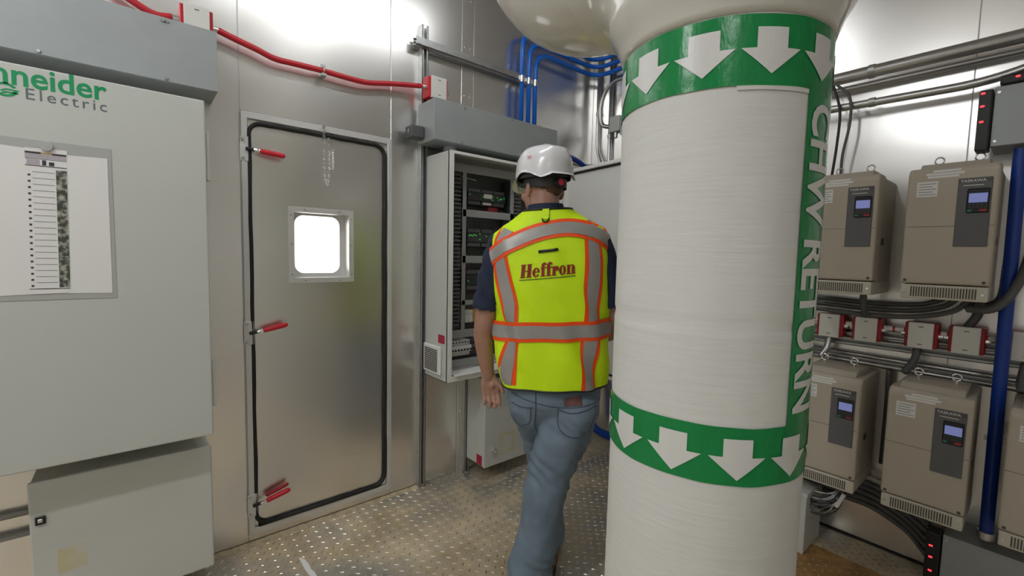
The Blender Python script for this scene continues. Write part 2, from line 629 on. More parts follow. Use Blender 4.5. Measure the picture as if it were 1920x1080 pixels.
# ------------------------------------------------------------------ hatch door
d = thing('door_1', 'brushed aluminium hatch door with black gasket and small bright window', 'door', (LX, .755, 0), kind='structure')
FX = LX - .004   # face of the leaf
WY0, WY1, WZ0, WZ1 = .608, .878, 1.283, 1.608
leaf = MB()
leaf.box(FX - .08, FX, .398, WY0, .05, DZ1)
leaf.box(FX - .08, FX, WY1, 1.112, .05, DZ1)
leaf.box(FX - .08, FX, WY0, WY1, .05, WZ0)
leaf.box(FX - .08, FX, WY0, WY1, WZ1, DZ1)
leaf.build('leaf', M['alu_door'], d)
fr = MB()
fr.ringprism([(.388, .04), (1.116, .04), (1.116, 2.043), (.388, 2.043)], [(.414, .072), (1.09, .072), (1.09, 2.012), (.414, 2.012)],
             (LX - .001, 0, 0), (0, 1, 0), (0, 0, 1), (1, 0, 0), .012)
fr.build('door_frame', M['alu_frame'], d, bevel=.002, seg=1)
g = rrect(.4195, 1.0745, .083, 1.9975, .055, 8)
gp = []
for i in range(len(g)):
    a, b = g[i], g[(i + 1) % len(g)]
    gp.append((LX + .006, a[0], a[1]))
    L_ = math.hypot(b[0] - a[0], b[1] - a[1])
    if L_ > .2:
        for k in range(1, 14):
            t = k / 14
            gp.append((LX + .006 + .0015 * math.sin(k * 2.3), a[0] + (b[0] - a[0]) * t + .0015 * math.sin(k * 1.7), a[1] + (b[1] - a[1]) * t + .0012 * math.cos(k * 2.1)))
MB().tube(gp, .0095, 8, closed=True).build('gasket', M['rubber'], d, smooth='all')
MB().tube([(LX + .004, .43, .076), (LX + .012, .55, .083), (LX + .012, .75, .082), (LX + .005, 1.05, .083)], .008, 8).build('loose_gasket', M['rubber'], d, smooth='all')
wf = MB().ringprism([(.582, 1.257), (.903, 1.257), (.903, 1.632), (.582, 1.632)], [(WY0, WZ0), (WY1, WZ0), (WY1, WZ1), (WY0, WZ1)],
                    (FX, 0, 0), (0, 1, 0), (0, 0, 1), (1, 0, 0), .006).build('window_frame', M['alu_frame'], d, bevel=.001, seg=1)
for y, z in ((.597, 1.30), (.597, 1.45), (.597, 1.59), (.89, 1.30), (.89, 1.45), (.89, 1.59), (.66, 1.269), (.83, 1.269), (.66, 1.621), (.83, 1.621)):
    MB().cyl((FX + .006, y, z), (FX + .0085, y, z), .0055, .003, 8).build('screw', M['steel'], wf, smooth=True)
oc = rrect(WY0, WY1, WZ0, WZ1, .002, 6)
ic = rrect(.63, .856, 1.302, 1.598, .045, 6)
MB().ringprism(oc, ic, (FX - .083, 0, 0), (0, 1, 0), (0, 0, 1), (1, 0, 0), .008).build('window_plate', M['alu_frame'], d)
MB().box(FX - .082, FX - .079, .61, .876, 1.286, 1.605).build('pane', M['glass'], d)


def latch(z, tilt, twin=False):
    X0 = LX + .011
    b = MB().box(X0, X0 + .003, .382, .424, z - .055, z + .055).build('latch', M['alu_frame'], d, bevel=.001, seg=1)
    for q in (-.042, .042):
        MB().cyl((X0 + .003, .394, z + q), (X0 + .009, .394, z + q), .008, .006, 6).build('bolt', M['steel'], b)
    t = math.tan(tilt)
    P = lambda y, dx: (X0 + dx, y, z + (y - .41) * t)
    MB().tube([P(.405, .008), P(.44, .018)], .008, 8).build('clamp_hook', M['black'], b, smooth=True)
    MB().tube([P(.435, .018), P(.462, .024)], .007, 8).box(X0 + .012, X0 + .03, .447, .455, z - .01 + .04 * t, z + .012 + .04 * t).build('clamp_arm', M['bright'], b, smooth=True)
    MB().tube([P(.458, .024), P(.462, .0245), P(.50, .03), P(.545, .037), P(.556, .038), P(.562, .039)], .011, 12,
              rads=[.006, .0115, .0125, .0125, .011, .004]).build('handle_grip', M['redgrip'], b, smooth=True)
    if twin:
        Q = lambda y, dx: (X0 + dx, y, z + .02 + (y - .41) * t)
        MB().tube([Q(.458, .01), Q(.462, .01), Q(.54, .015), Q(.556, .015), Q(.56, .015)], .01, 10, rads=[.004, .009, .009, .008, .003]).build('handle_grip', M['reddark'], b, smooth=True)


latch(1.874, -.11)
latch(1.028, .22)
latch(.19, .30, True)
ch = MB()
MB().cyl((LX + .01, .746, 2.037), (LX + .03, .746, 2.037), .006, None, 8).build('chain_screw', M['steel'], d)
cp = spline([(LX + .02, .747, 2.032), (LX + .018, .748, 1.99), (LX + .016, .748, 1.9), (LX + .014, .752, 1.80), (LX + .014, .762, 1.755), (LX + .014, .772, 1.80), (LX + .016, .775, 1.9), (LX + .018, .772, 1.98)], 5)
for i, q in enumerate(cp):
    ch.torus(q, (1, .2, 0) if i % 2 else (.2, 1, 0), .0055, .0014, 8, 4)
ch.build('retaining_chain', M['bright'], d)
sp = []
for k in range(120):
    a = k * 2 * math.pi / 8
    sp.append((LX + .018 + .006 * math.cos(a), .793 + .006 * math.sin(a), 1.93 - k * .1 / 120))
MB().tube(sp, .0013, 4).tube([(LX + .018, .775, 1.985), (LX + .018, .793, 1.93)], .0015, 4).build('chain_spring', M['bright'], d)

# mud along the threshold
md = MB()
rnd = random.Random(3)
pts = []
for i in range(90):
    y = .22 + i * 1.12 / 89
    w_ = .026 + .03 * noise.noise((y * 6, 0, 0)) + .03 * max(0, (.5 - y))
    pts.append((y, max(.006, w_)))
vs, fs = [], []
for i, (y, w_) in enumerate(pts):
    vs += [(LX + .004, y, .006 + .008 * abs(noise.noise((y * 20, 3, 0)))), (LX + .014, y, .006), (LX + .014 + w_, y, .0008)]
    if i:
        a = (i - 1) * 3
        fs += [(a, a + 1, a + 4, a + 3), (a + 1, a + 2, a + 5, a + 4)]
mo = md.add(vs, fs).build('mud_line', M['mud'], fl)
mo['kind'] = 'stuff'
# torn scrap of white tape on the floor
s0 = ay(575, 1060, .62)
scp = [(560, 1046), (572, 1050), (580, 1060), (583, 1068), (590, 1074), (594, 1080), (588, 1086), (579, 1079), (570, 1066)]
flo = []
for q in scp:
    dd = ray(*q)
    pt = Vector((0, 0, H)) + dd * (-H / dd.z)
    flo.append((pt.x, pt.y))
o = MB().prism(flo, (0, 0, .002), (1, 0, 0), (0, 1, 0), (0, 0, 1), .0012).build('paper_scrap', M['paper'])
setp(o, 'torn white scrap of paper lying on the tread plate floor', 'paper')


# ------------------------------------------------------------------ strut channel
def channel(mb, p0, p1, up, w=.041, dpt=.041, t=.003):
    """C channel from p0 to p1, open side along 'up' """
    p0, p1, up = Vector(p0), Vector(p1), Vector(up).normalized()
    dr = (p1 - p0)
    ln = dr.length / 2
    dr.normalize()
    sd = dr.cross(up)
    c = (p0 + p1) / 2
    mb.obox(c + up * t / 2, dr, sd, up, ln, w / 2, t / 2)
    for e in (-1, 1):
        mb.obox(c + sd * e * (w / 2 - t / 2) + up * dpt / 2, dr, sd, up, ln, t / 2, dpt / 2)
        mb.obox(c + sd * e * (w / 2 - .006) + up * (dpt - t / 2), dr, sd, up, ln, .0062, t / 2)
    return mb


def strut(p0, p1, up, label, group='steel strut channels'):
    mid = (Vector(p0) + Vector(p1)) / 2
    m_ = channel(MB(), p0, p1, up).build('strut_channel', M['galv'])
    # origin at the middle of the channel
    for v in m_.data.vertices: v.co -= mid
    m_.location = mid
    return setp(m_, label, 'strut', group)


strut((LX, 1.30, .002), (LX, 1.30, 2.70), (1, 0, 0), 'tall vertical steel strut behind the open control cabinet, next to the hatch door')
strut((LX, 1.625, .002), (LX, 1.625, 2.0), (1, 0, 0), 'vertical steel strut behind the small grey box under the open cabinet')
strut((LX + .041, 1.235, 2.574), (LX + .041, 2.14, 2.574), (0, 0, 1), 'horizontal steel strut high on the left wall holding three blue conduits')


# ------------------------------------------------------------------ grey wireways above the cabinets
def wireway(y0, y1, z0, z1, xf, label, screws):
    t = thing('wireway', label, 'wireway', (LX + .041, (y0 + y1) / 2, z0), 'grey wireways above the cabinets')
    MB().box(LX + .041 if y0 > 1 else LX + .001, xf - .002, y0 + .001, y1 - .001, z0, z1).build('trough', M['gutter'], t, bevel=.003)
    MB().box(xf - .0018, xf, y0, y1, z0 + .003, z1 + .001).build('cover', M['gutter'], t, bevel=.0006, seg=1)
    for y, z in screws:
        MB().cyl((xf, y, z), (xf + .006, y, z), .007, .005, 8).build('screw', M['steel'], t, smooth=True)
    return t


wireway(-.98, .282, 2.045, 2.28, -2.2, 'long grey metal wireway above the large closed green-lettered cabinet', [(-.22, 2.058), (.117, 2.058), (.112, 2.268), (.125, 2.268)])
wireway(1.255, 2.19, 2.03, 2.25, -2.165, 'grey metal wireway above the open control cabinet', [(1.45, 2.235), (1.79, 2.24), (1.43, 2.045), (2.05, 2.24), (1.86, 2.045)])
t = thing('limit_switch', 'small dark grey switch box on the end of the wireway beside the hatch door', 'switch', (-2.3, 1.2, 2.03))
MB().box(-2.345, -2.265, 1.175, 1.2535, 2.05, 2.115).build('body', M['midgrey'], t, bevel=.006)
MB().box(-2.33, -2.28, 1.1735, 1.176, 2.06, 2.105).build('face', M['darkgrey'], t, bevel=.001, seg=1)
MB().prism([(0, 0), (.006, .012), (.002, .012), (.008, .026), (.004, .026), (-.004, .012), (.001, .012)], (-2.305, 1.1735, 2.07), (1, 0, 0), (0, 0, 1), (0, -1, 0), .0008).build('symbol', M['white'], t)


# ------------------------------------------------------------------ cabinets on the left wall
CX1 = -2.06
t = thing('control_cabinet', 'large closed light grey control cabinet with green lettering and posted papers', 'cabinet', (-2.2, -.2, .69))
MB().box(LX + .001, CX1 - .022, -.635, .215, .692, 1.965).build('body', M['ral'], t, bevel=.006)
dr = MB().box(CX1 - .02, CX1, -.635, .221, .69, 1.967).build('door', M['ral'], t, bevel=.005)
MB().box(CX1 - .04, CX1 - .012, .2215, .234, 1.675, 1.855).build('hinge', M['ral'], t, bevel=.003)
MB().box(CX1 - .04, CX1 - .012, .2215, .234, .80, .98).build('hinge', M['ral'], t, bevel=.003)
MB().cyl((CX1, -.199, 1.728), (CX1 + .012, -.199, 1.728), .015, .0145, 20).cyl((CX1 + .012, -.199, 1.728), (CX1 + .0125, -.199, 1.728), .009, .009, 16).build('door_lock', M['steel'], dr, smooth=True)


def face_x(x, y0, z0):
    return lambda a, b, h: (x + .0006 + h, y0 + a, z0 + b)


vs, fs = text_faces('Schneider', 1, .018, 1.0)
xs = [v[0] for v in vs]
ys = [v[1] for v in vs]
ws = .335 / (max(xs) - min(xs))
hs = .064 / max(ys)
flat_poly('logo_lettering', [([((v[0] - max(xs)) * ws, v[1] * hs) for v in vs], fs)], face_x(CX1, -.0505, 1.903), M['logogreen'], dr)
vs, fs = text_faces('Electric', 1, 0.004, 1.28)
xs = [v[0] for v in vs]
ys = [v[1] for v in vs]
flat_poly('logo_lettering', [([((v[0] - min(xs)) * .186 / (max(xs) - min(xs)), v[1] * .033 / max(ys)) for v in vs], fs)], face_x(CX1, -.238, 1.866), M['logogrey'], dr)


def arcband(cx, cy, r0, r1, a0, a1, n=18):
    o_ = [(cx + r1 * math.cos(math.radians(a0 + (a1 - a0) * i / n)) * 1.25, cy + r1 * math.sin(math.radians(a0 + (a1 - a0) * i / n))) for i in range(n + 1)]
    i_ = [(cx + r0 * math.cos(math.radians(a0 + (a1 - a0) * i / n)) * 1.25, cy + r0 * math.sin(math.radians(a0 + (a1 - a0) * i / n))) for i in range(n + 1)]
    v_ = o_ + i_
    return (v_, [(i, i + 1, n + 2 + i, n + 1 + i) for i in range(n)])


flat_poly('logo_emblem', [arcband(0, 0, .014, .021, 25, 175), arcband(0, 0, .014, .021, 205, 355), poly([(.002, .004), (.03, .002), (.03, -.001), (.0, -.001), (-.006, -.006), (-.012, -.004)]),
                          poly([(.0, -.004), (.028, -.006), (.028, -.009), (.004, -.009), (-.004, -.013), (-.01, -.011)])], face_x(CX1, -.281, 1.884), M['logogreen'], dr)

# papers posted on the cabinet door
t = thing('document_sleeve', 'grey clear sleeve stuck on the large grey cabinet door behind the papers', 'sleeve', (CX1, -.2, 1.24))
MB().box(CX1 + .0002, CX1 + .0016, -.50, -.047, 1.243, 1.745).build('sleeve_sheet', M['sleeve'], t)


def sheet_of_paper(pts, x, name, label, mat='paper'):
    o = MB().prism(pts, (x, 0, 0), (0, 1, 0), (0, 0, 1), (1, 0, 0), .0007).build(name, M[mat])
    return setp(o, label, 'paper', 'papers posted on the cabinet door')


sheet_of_paper([(-.49, 1.252), (-.247, 1.262), (-.246, 1.716), (-.49, 1.727)], CX1 + .002, 'paper_sheet', 'blank white sheet left of the printed chart on the cabinet door')
sheet_of_paper([(-.166, 1.262), (-.058, 1.260), (-.057, 1.712), (-.166, 1.708)], CX1 + .002, 'paper_sheet', 'blank white sheet right of the printed chart on the cabinet door')
pc = thing('printed_chart', 'narrow printed chart with icons and pictures between two blank sheets', 'paper', (CX1 + .003, -.2, 1.262), 'papers posted on the cabinet door')
PXX = CX1 + .0032
MB().prism([(-.254, 1.262), (-.160, 1.264), (-.153, 1.722), (-.247, 1.718)], (PXX - .0003, 0, 0), (0, 1, 0), (0, 0, 1), (1, 0, 0), .0005).build('sheet', M['paper'], pc)


def pr(mat, rects, name):
    m_ = MB()
    for y0, y1, z0, z1 in rects:
        s_ = lambda z: (z - 1.49) * .014
        m_.add([(PXX + .0006, y0 + s_(z0), z0), (PXX + .0006, y1 + s_(z0), z0), (PXX + .0006, y1 + s_(z1), z1), (PXX + .0006, y0 + s_(z1), z1)], [(0, 1, 2, 3)])
    return m_.build(name, M[mat], pc, fixn=False)


pr('printdark', [(-.25, -.215, 1.702, 1.708), (-.19, -.158, 1.702, 1.708)] + [(-.25, -.158, 1.686, 1.6875), (-.25, -.158, 1.664, 1.6665), (-.25, -.158, 1.2775, 1.2795)] + [(-.2455, -.2395, z - .003, z + .003) for z in [1.655 - k * .0193 for k in range(20)] if z < 1.65], 'printed_icons')
pr('gold', [(-.215, -.19, 1.702, 1.708)], 'printed_emblem')
pr('lavender', [(-.25, -.158, 1.689, 1.701), (-.247, -.218, 1.668, 1.684)], 'printed_header')
pr('printdark', [(-.213, -.204, 1.668, 1.684), (-.198, -.186, 1.668, 1.680)], 'printed_thumbnails')
pr('print', [(-.235, -.186, z - .0008, z + .0008) for z in [1.655 - k * .0193 - .009 for k in range(20)]], 'printed_lines')
pr('printpic', [(-.183, -.158, 1.282, 1.657)], 'printed_pictures')

# enclosure hung below the large cabinet
CXL = -2.15
t = thing('small_enclosure', 'light grey enclosure with square black lock below the large lettered cabinet', 'cabinet', (-2.25, -.04, .1))
MB().box(LX + .001, CXL - .02, -.292, .216, .102, .612).build('body', M['ral'], t, bevel=.004)
dr = MB().box(CXL - .018, CXL, -.297, .221, .10, .615).build('door', M['ral'], t, bevel=.005)
lk = MB().box(CXL, CXL + .006, -.283, -.257, .466, .496).build('door_lock', M['black'], dr, bevel=.002, seg=1)
MB().box(CXL + .006, CXL + .0085, -.276, -.264, .475, .487).build('lock_key', M['steel'], lk, bevel=.001, seg=1)
MB().box(CXL, CXL + .0004, -.235, -.16, .27, .36).build('adhesive_residue', M['yellowres'], dr)
for z in (.36, .44):
    o = MB().tube([(LX + .02, -1.2, z), (LX + .02, -.3, z - .01)], .012, 8).build('wall_conduit', M['emt'], None, smooth='all')
    setp(o, 'thin conduit running low along the left wall behind the enclosure, %s' % ('lower one' if z < .4 else 'upper one'), 'conduit', 'conduits low on the left wall')

# ------------------------------------------------------------------ open control cabinet
CX2, CY0, CY1, CZ0, CZ1 = -2.10, 1.312, 2.165, .70, 1.975
XB = LX + .042
t = thing('control_cabinet', 'open control cabinet with black modules inside, in front of the person', 'cabinet', (-2.2, 1.74, CZ0))
sh = MB()
sh.box(XB, XB + .003, CY0, CY1, CZ0, CZ1)
sh.box(XB, CX2, CY0, CY0 + .003, CZ0, CZ1)
sh.box(XB, CX2, CY1 - .003, CY1, CZ0, CZ1)
sh.box(XB, CX2, CY0, CY1, CZ0, CZ0 + .003)
sh.box(XB, CX2, CY0, CY1, CZ1 - .003, CZ1)
sh.build('body', M['ral'], t)
rim = MB().ringprism([(CY0, CZ0), (CY1, CZ0), (CY1, CZ1), (CY0, CZ1)], [(CY0 + .032, CZ0 + .03), (CY1 - .032, CZ0 + .03), (CY1 - .032, CZ1 - .016), (CY0 + .032, CZ1 - .016)],
                     (CX2 - .012, 0, 0), (0, 1, 0), (0, 0, 1), (1, 0, 0), .0125).build('rim', M['white'], t, bevel=.002, seg=1)
MB().box(XB + .004, XB + .007, CY0 + .03, CY1 - .03, CZ0 + .04, CZ1 - .04).build('mounting_plate', M['midgrey'], t)
IX = -2.2
bars = [(1.375, 2.13, 1.888, 1.935, IX), (1.47, 1.855, 1.636, 1.678, IX), (1.47, 1.855, 1.366, 1.409, IX), (1.47, 1.855, 1.118, 1.146, IX), (1.375, 2.13, .925, .972, IX), (1.375, 2.13, .752, .797, IX),
        (1.468, 1.494, .972, 1.888, IX), (1.826, 1.855, .972, 1.888, IX)]
for y0, y1, z0, z1, x in bars:
    MB().box(x - .004, x, y0, y1, z0, z1).build('wire_duct_cover', M['ral_in'], t, bevel=.001, seg=1)
for y0, y1 in ((1.40, 1.466), (1.86, 1.925)):
    du = MB().box(XB + .008, IX - .05, y0, y1, .99, 1.885).build('wire_duct', M['duct'], t)
    m_ = MB()
    z = .995
    while z < 1.88:
        m_.box(IX - .05, IX - .008, y1 - .004, y1, z, z + .014)
        m_.box(IX - .05, IX - .008, y0, y0 + .004, z, z + .014)
        m_.box(IX - .012, IX - .008, y0, y1, z, z + .014)
        z += .0235
    m_.build('duct_fingers', M['midgrey'], du)


def plc(y0, y1, z0, z1, leds, screen=False):
    x0, x1 = XB + .008, -2.245
    b = MB().box(x0, x1 - .012, y0, y1, z0, z1).box(x0, x1, y0, y1, z0 + (z1 - z0) * .25, z1 - (z1 - z0) * .25).build('controller_module', M['darkgrey'], t, bevel=.002, seg=1)
    MB().box(x1 - .012, x1 - .004, y0 + .004, y1 - .004, z0 + .004, z0 + (z1 - z0) * .22).build('terminal_strip', M['midgrey'], b)
    MB().box(x1 - .012, x1 - .004, y0 + .004, y1 - .004, z1 - (z1 - z0) * .22, z1 - .004).build('terminal_strip', M['midgrey'], b)
    MB().box(x1, x1 + .001, y1 - .006, y1 - .001, z0 + (z1 - z0) * .28, z1 - (z1 - z0) * .28).build('edge_stripe', M['plcgreen'], b)
    m_ = MB()
    for a, c in leds:
        yy = y0 + (y1 - y0) * a
        zz = z0 + (z1 - z0) * c
        m_.box(x1, x1 + .0012, yy - .0035, yy + .0035, zz - .002, zz + .002)
    if leds: m_.build('status_leds', M['ledgreen'], b)
    if screen:
        MB().box(x1, x1 + .0012, y0 + .02, y1 - .012, z0 + (z1 - z0) * .46, z1 - (z1 - z0) * .28).build('display', M['offwhite'], b)
        MB().box(x1 - .012, x1 - .003, y0 + .015, y1 - .015, z0 + .006, z0 + (z1 - z0) * .2).build('terminal_cover', M['white'], b)


for i, (a, b_) in enumerate(((1.534, 1.63), (1.632, 1.725), (1.727, 1.818))):
    plc(a, b_, 1.715, 1.815, [[(.15, .6)], [(.15, .55), (.92, .4), (.92, .6)], [(.3, .58), (.45, .45), (.6, .52), (.7, .5), (.9, .58)]][i], i == 1)
for i, (a, b_) in enumerate(((1.534, 1.636), (1.638, 1.73), (1.732, 1.81))):
    plc(a, b_, 1.462, 1.575, [[(.15, .6), (.25, .62), (.38, .6), (.5, .66), (.62, .62), (.9, .42), (.9, .72)], [(.4, .6)], []][i])
plc(1.53, 1.66, 1.20, 1.325, [(.12, .45), (.8, .5), (.85, .6)])
plc(1.663, 1.80, 1.20, 1.325, [])
for k in range(9):
    y = 1.535 + k * .03
    b = MB().box(XB + .008, -2.26, y, y + .028, 1.0, 1.075).build('terminal_block', M['brass'] if k in (2, 3, 6) else M['offwhite'], t, bevel=.002, seg=1)
    MB().cyl((-2.26, y + .014, 1.055), (-2.2585, y + .014, 1.055), .006, None, 8).build('terminal_screw', M['steel'], b)
for k in range(14):
    y = 1.385 + k * .0215
    b = MB().box(XB + .008, -2.235, y, y + .0205, .808, .90).box(XB + .008, -2.215, y, y + .0205, .835, .872).build('circuit_breaker', M['midgrey'] if k in (8, 9, 10) else M['white'], t, bevel=.0015, seg=1)
    MB().box(-2.215, -2.203, y + .006, y + .0145, .843, .852).build('toggle', M['black'], b)
    MB().cyl((-2.235, y + .0102, .889), (-2.2345, y + .0102, .889), .006, None, 8).build('terminal_screw', M['darkgrey'], b)
rw = random.Random(5)
for k in range(16):
    y = 1.54 + rw.random() * .28
    za, zb = [(1.64, 1.575), (1.70, 1.69), (1.46, 1.40), (1.36, 1.325), (1.2, 1.15), (1.0, .97)][k % 6]
    zb = za - .06
    MB().tube(spline([(-2.27, y, za), (-2.255, y + rw.uniform(-.01, .01), (za + zb) / 2), (-2.265, y + rw.uniform(-.03, .03), zb)], 4), .0022, 5).build('wire', M[('darkgrey', 'midgrey', 'black', 'reddark')[k % 4]], t, smooth='all')
MB().tube([(-2.262, 1.49, 1.875), (-2.255, 1.60, 1.862)], .002, 5).build('wire', M['offwhite'], t)
MB().box(-2.275, -2.262, 1.70, 1.775, 1.684, 1.712).build('red_plug', M['reddark'], t, bevel=.002, seg=1)
# vent on the side of the cabinet
vx0, vx1, vz0, vz1 = -2.342, -2.155, .73, .895
v = MB().box(vx0, vx1, CY0 - .014, CY0 - .0005, vz0, vz1).build('side_vent', M['white'], t, bevel=.006)
for k in range(12):
    z = vz0 + .02 + k * (vz1 - vz0 - .045) / 11
    MB().box(vx0 + .018, vx1 - .028, CY0 - .0165, CY0 - .0135, z - .0035, z + .0030).build('louver_slot', M['slot'], v)
MB().box(-2.196, -2.128, CY0 - .0012, CY0 - .0002, .914, .962).build('warning_label', M['redlabel'], t)
m_ = MB()
for k in range(5):
    m_.box(-2.188, -2.136, CY0 - .0018, CY0 - .0012, .921 + k * .008, .924 + k * .008)
m_.build('label_text', M['red'], t)
for y in (1.42, 1.95):
    MB().cyl((-2.27, y, CZ1), (-2.27, y, 2.03), .042, None, 24).cyl((-2.27, y, CZ1), (-2.27, y, CZ1 + .012), .05, None, 8).build('conduit_nipple', M['steel'], t, smooth=True)
# open door of the cabinet, standing out into the room
h0 = Vector((CX2 + .012, CY1 + .014, 0))
dd = Vector((.99, -.141, 0))
nn = Vector((-.141, -.99, 0))
cdoor = MB().obox(h0 + dd * .42 + Vector((0, 0, (CZ0 + CZ1) / 2)) - nn * .010, dd, (0, 0, 1), nn, .415, (CZ1 - CZ0) / 2, .010).build('cabinet_door', M['white'], t, bevel=.004)
ff = MB()
for z in (CZ0 + .02, CZ1 - .02):
    ff.obox(h0 + dd * .42 + Vector((0, 0, z)) + nn * .008, dd, (0, 0, 1), nn, .385, .006, .008)
for s_ in (.035, .805):
    ff.obox(h0 + dd * s_ + Vector((0, 0, (CZ0 + CZ1) / 2)) + nn * .008, dd, (0, 0, 1), nn, .006, (CZ1 - CZ0) / 2 - .02, .008)
ff.build('door_flange', M['white'], cdoor)
gs = MB()
for z in (CZ0 + .034, CZ1 - .034):
    gs.obox(h0 + dd * .42 + Vector((0, 0, z)) + nn * .003, dd, (0, 0, 1), nn, .37, .005, .003)
gs.build('door_gasket', M['rubber'], cdoor)
for z in (.80, 1.62):
    MB().obox(h0 + Vector((.0, -.008, z)), (1, 0, 0), (0, 0, 1), (0, 1, 0), .012, .035, .006).build('hinge', M['steel'], t, bevel=.002, seg=1)
# papers lying in the bottom of the cabinet
for k, (y0, y1, x0, x1, r, lb) in enumerate(((1.36, 1.60, -2.28, -2.085, .02, 'white document lying on the bottom edge of the open cabinet, left of the other'), (1.61, 1.90, -2.28, -2.08, -.03, 'white document lying on the bottom edge of the open cabinet, nearer the person'))):
    z = .7035
    o = MB().prism([(y0, 0), (y1, r * .2), (y1 + .01, .2), (y0 + .01, .2 - r * .2)], (x1, 0, .7325), (0, 1, 0), (-1, 0, 0), (0, 0, 1), .0015).build('document', M['paper'])
    setp(o, lb, 'paper', 'documents in the open cabinet')

# small box below the open cabinet
CX3 = -2.15
t = thing('small_enclosure', 'light grey lockable enclosure with a red label below the open cabinet', 'cabinet', (-2.25, 1.85, .098))
MB().box(XB, CX3 - .018, 1.622, 2.10, .10, .652).build('body', M['ral'], t, bevel=.003)
dr = MB().box(CX3 - .016, CX3, 1.618, 2.104, .098, .655).build('door', M['ral'], t, bevel=.004)
lk = MB().box(CX3, CX3 + .006, 1.668, 1.692, .485, .525).build('door_lock', M['black'], dr, bevel=.002, seg=1)
kl = MB().cyl((CX3, 1.689, .20), (CX3 + .018, 1.689, .20), .017, .014, 18).build('key_lock', M['bright'], dr, smooth=True)
MB().box(CX3 + .018, CX3 + .028, 1.687, 1.691, .188, .206).box(CX3 + .014, CX3 + .017, 1.689, 1.701, .155, .19).build('key', M['bright'], kl)
MB().box(CX3, CX3 + .0004, 1.735, 1.86, .15, .29).build('adhesive_residue', M['yellowres'], dr)
MB().box(CX3 + .0004, CX3 + .0009, 1.775, 1.835, .185, .265).build('worn_label', M['ral'], dr)
MB().box(-2.234, -2.178, 1.6205, 1.6218, .105, .165).build('warning_label', M['redlabel'], t)
m_ = MB()
for k in range(5):
    m_.box(-2.228, -2.184, 1.6198, 1.6205, .114 + k * .009, .1175 + k * .009)
m_.build('label_text', M['red'], t)


# ------------------------------------------------------------------ red junction boxes and conduits
def redbox(c, u, n, w_, h_, dp, label, group, dark=False):
    """c: centre of the back on the wall, u: along the wall, n: out of the wall"""
    c, u, n = Vector(c), Vector(u), Vector(n)
    t = thing('junction_box', label, 'junction box', c, group)
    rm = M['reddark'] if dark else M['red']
    b = MB().obox(c + n * (dp / 2 - .004), u, (0, 0, 1), n, w_ / 2, h_ / 2, dp / 2 - .004).build('box', rm, t, bevel=.004)
    MB().obox(c + n * dp, u, (0, 0, 1), n, w_ * .38, h_ / 2 + .002, .008).build('cover', M['offwhite'], t, bevel=.003)
    for z in (-h_ * .35, h_ * .35):
        MB().obox(c + n * (dp + .0085) + Vector((0, 0, z)), u, (0, 0, 1), n, .008, .0018, .0005).build('cover_screw', M['midgrey'], t)
    for e in (-1, 1):
        q = c + u * e * w_ / 2 + n * dp * .5
        MB().cyl(q, q + u * e * (.0145 if dark else .022), .014, .012, 12).build('fitting', M['bright'], t, smooth=True)
    return t


redbox((LX + .002, .228, 2.345), (0, 1, 0), (1, 0, 0), .115, .11, .085, 'red junction box with white cover on top of the long wireway by the large cabinet', 'red junction boxes')
redbox((LX + .042, 1.345, 2.345), (0, 1, 0), (1, 0, 0), .125, .115, .075, 'red junction box with white cover above the open cabinet wireway', 'red junction boxes')
t = thing('red_conduit', 'bright red conduit sagging across the left wall between two junction boxes', 'conduit', (LX, .8, 2.3))
rp = spline([(-2.342, .306, 2.345)] + [ax(a, b, -2.345) for a, b in ((440, 73), (480, 92), (515, 110), (550, 119), (606, 133), (655, 147), (690, 155), (735, 157))] + [(-2.33, 1.262, 2.352)], 6)
MB().tube(rp, .0135, 12).build('pipe', M['red'], t, smooth='all')
q = ax(606, 133, -2.345)
MB().box(q.x - .044, q.x + .016, q.y - .012, q.y + .012, q.z - .026, q.z - .0145).box(q.x - .003, q.x + .003, q.y - .012, q.y + .012, q.z + .0145, q.z + .03).torus(q, (0, 1, -.05), .0165, .0035, 16, 6).build('pipe_strap', M['galv'], t)
t = thing('red_conduit', 'short red conduit coming down from the top left corner to the first junction box', 'conduit', (LX, 0, 2.35))
MB().tube(spline([(-2.33, -.35, 2.50), (-2.335, -.15, 2.45), ax(245, 0, -2.34), ax(290, 27, -2.345), (-2.342, .15, 2.345)], 8), .0135, 12).build('pipe', M['red'], t, smooth='all')

# ------------------------------------------------------------------ blue conduits and corner piping
names = ['outermost blue conduit with the highest bend, left of the other two', 'middle blue conduit of the three rising from the open cabinet wireway', 'innermost blue conduit with the lowest bend, nearest the corner']
for k, (y, zt) in enumerate(((2.005, 2.90), (2.065, 2.845), (2.12, 2.785))):
    t = thing('blue_conduit', names[k], 'conduit', (-2.31, y, 2.25), 'blue conduits bending around the corner')
    x0 = LX + .065 + .003 * k
    ps = bent([(x0, y, 2.252), (x0, y, zt), (x0, BY - .06, zt), (-1.74 + .06 * k, BY - .06, zt), (-1.74 + .06 * k, BY - .06, CZ - .002)], .13, 8)
    MB().tube(ps, .0155, 12).build('pipe', M['blue'], t, smooth='all')
    MB().cyl((x0, y, 2.56), (x0, y, 2.60), .0195, None, 14).box(x0 - .028, x0 - .014, y - .018, y + .018, 2.572, 2.588).build('strap', M['bright'], t, smooth=True)
    MB().cyl((x0, y, 2.252), (x0, y, 2.275), .02, None, 14).build('locknut', M['bright'], t, smooth=True)
t = thing('blue_cable', 'dark blue cable leaving the end of the wireway above the helmet', 'cable', (-2.2, 2.2, 2.1))
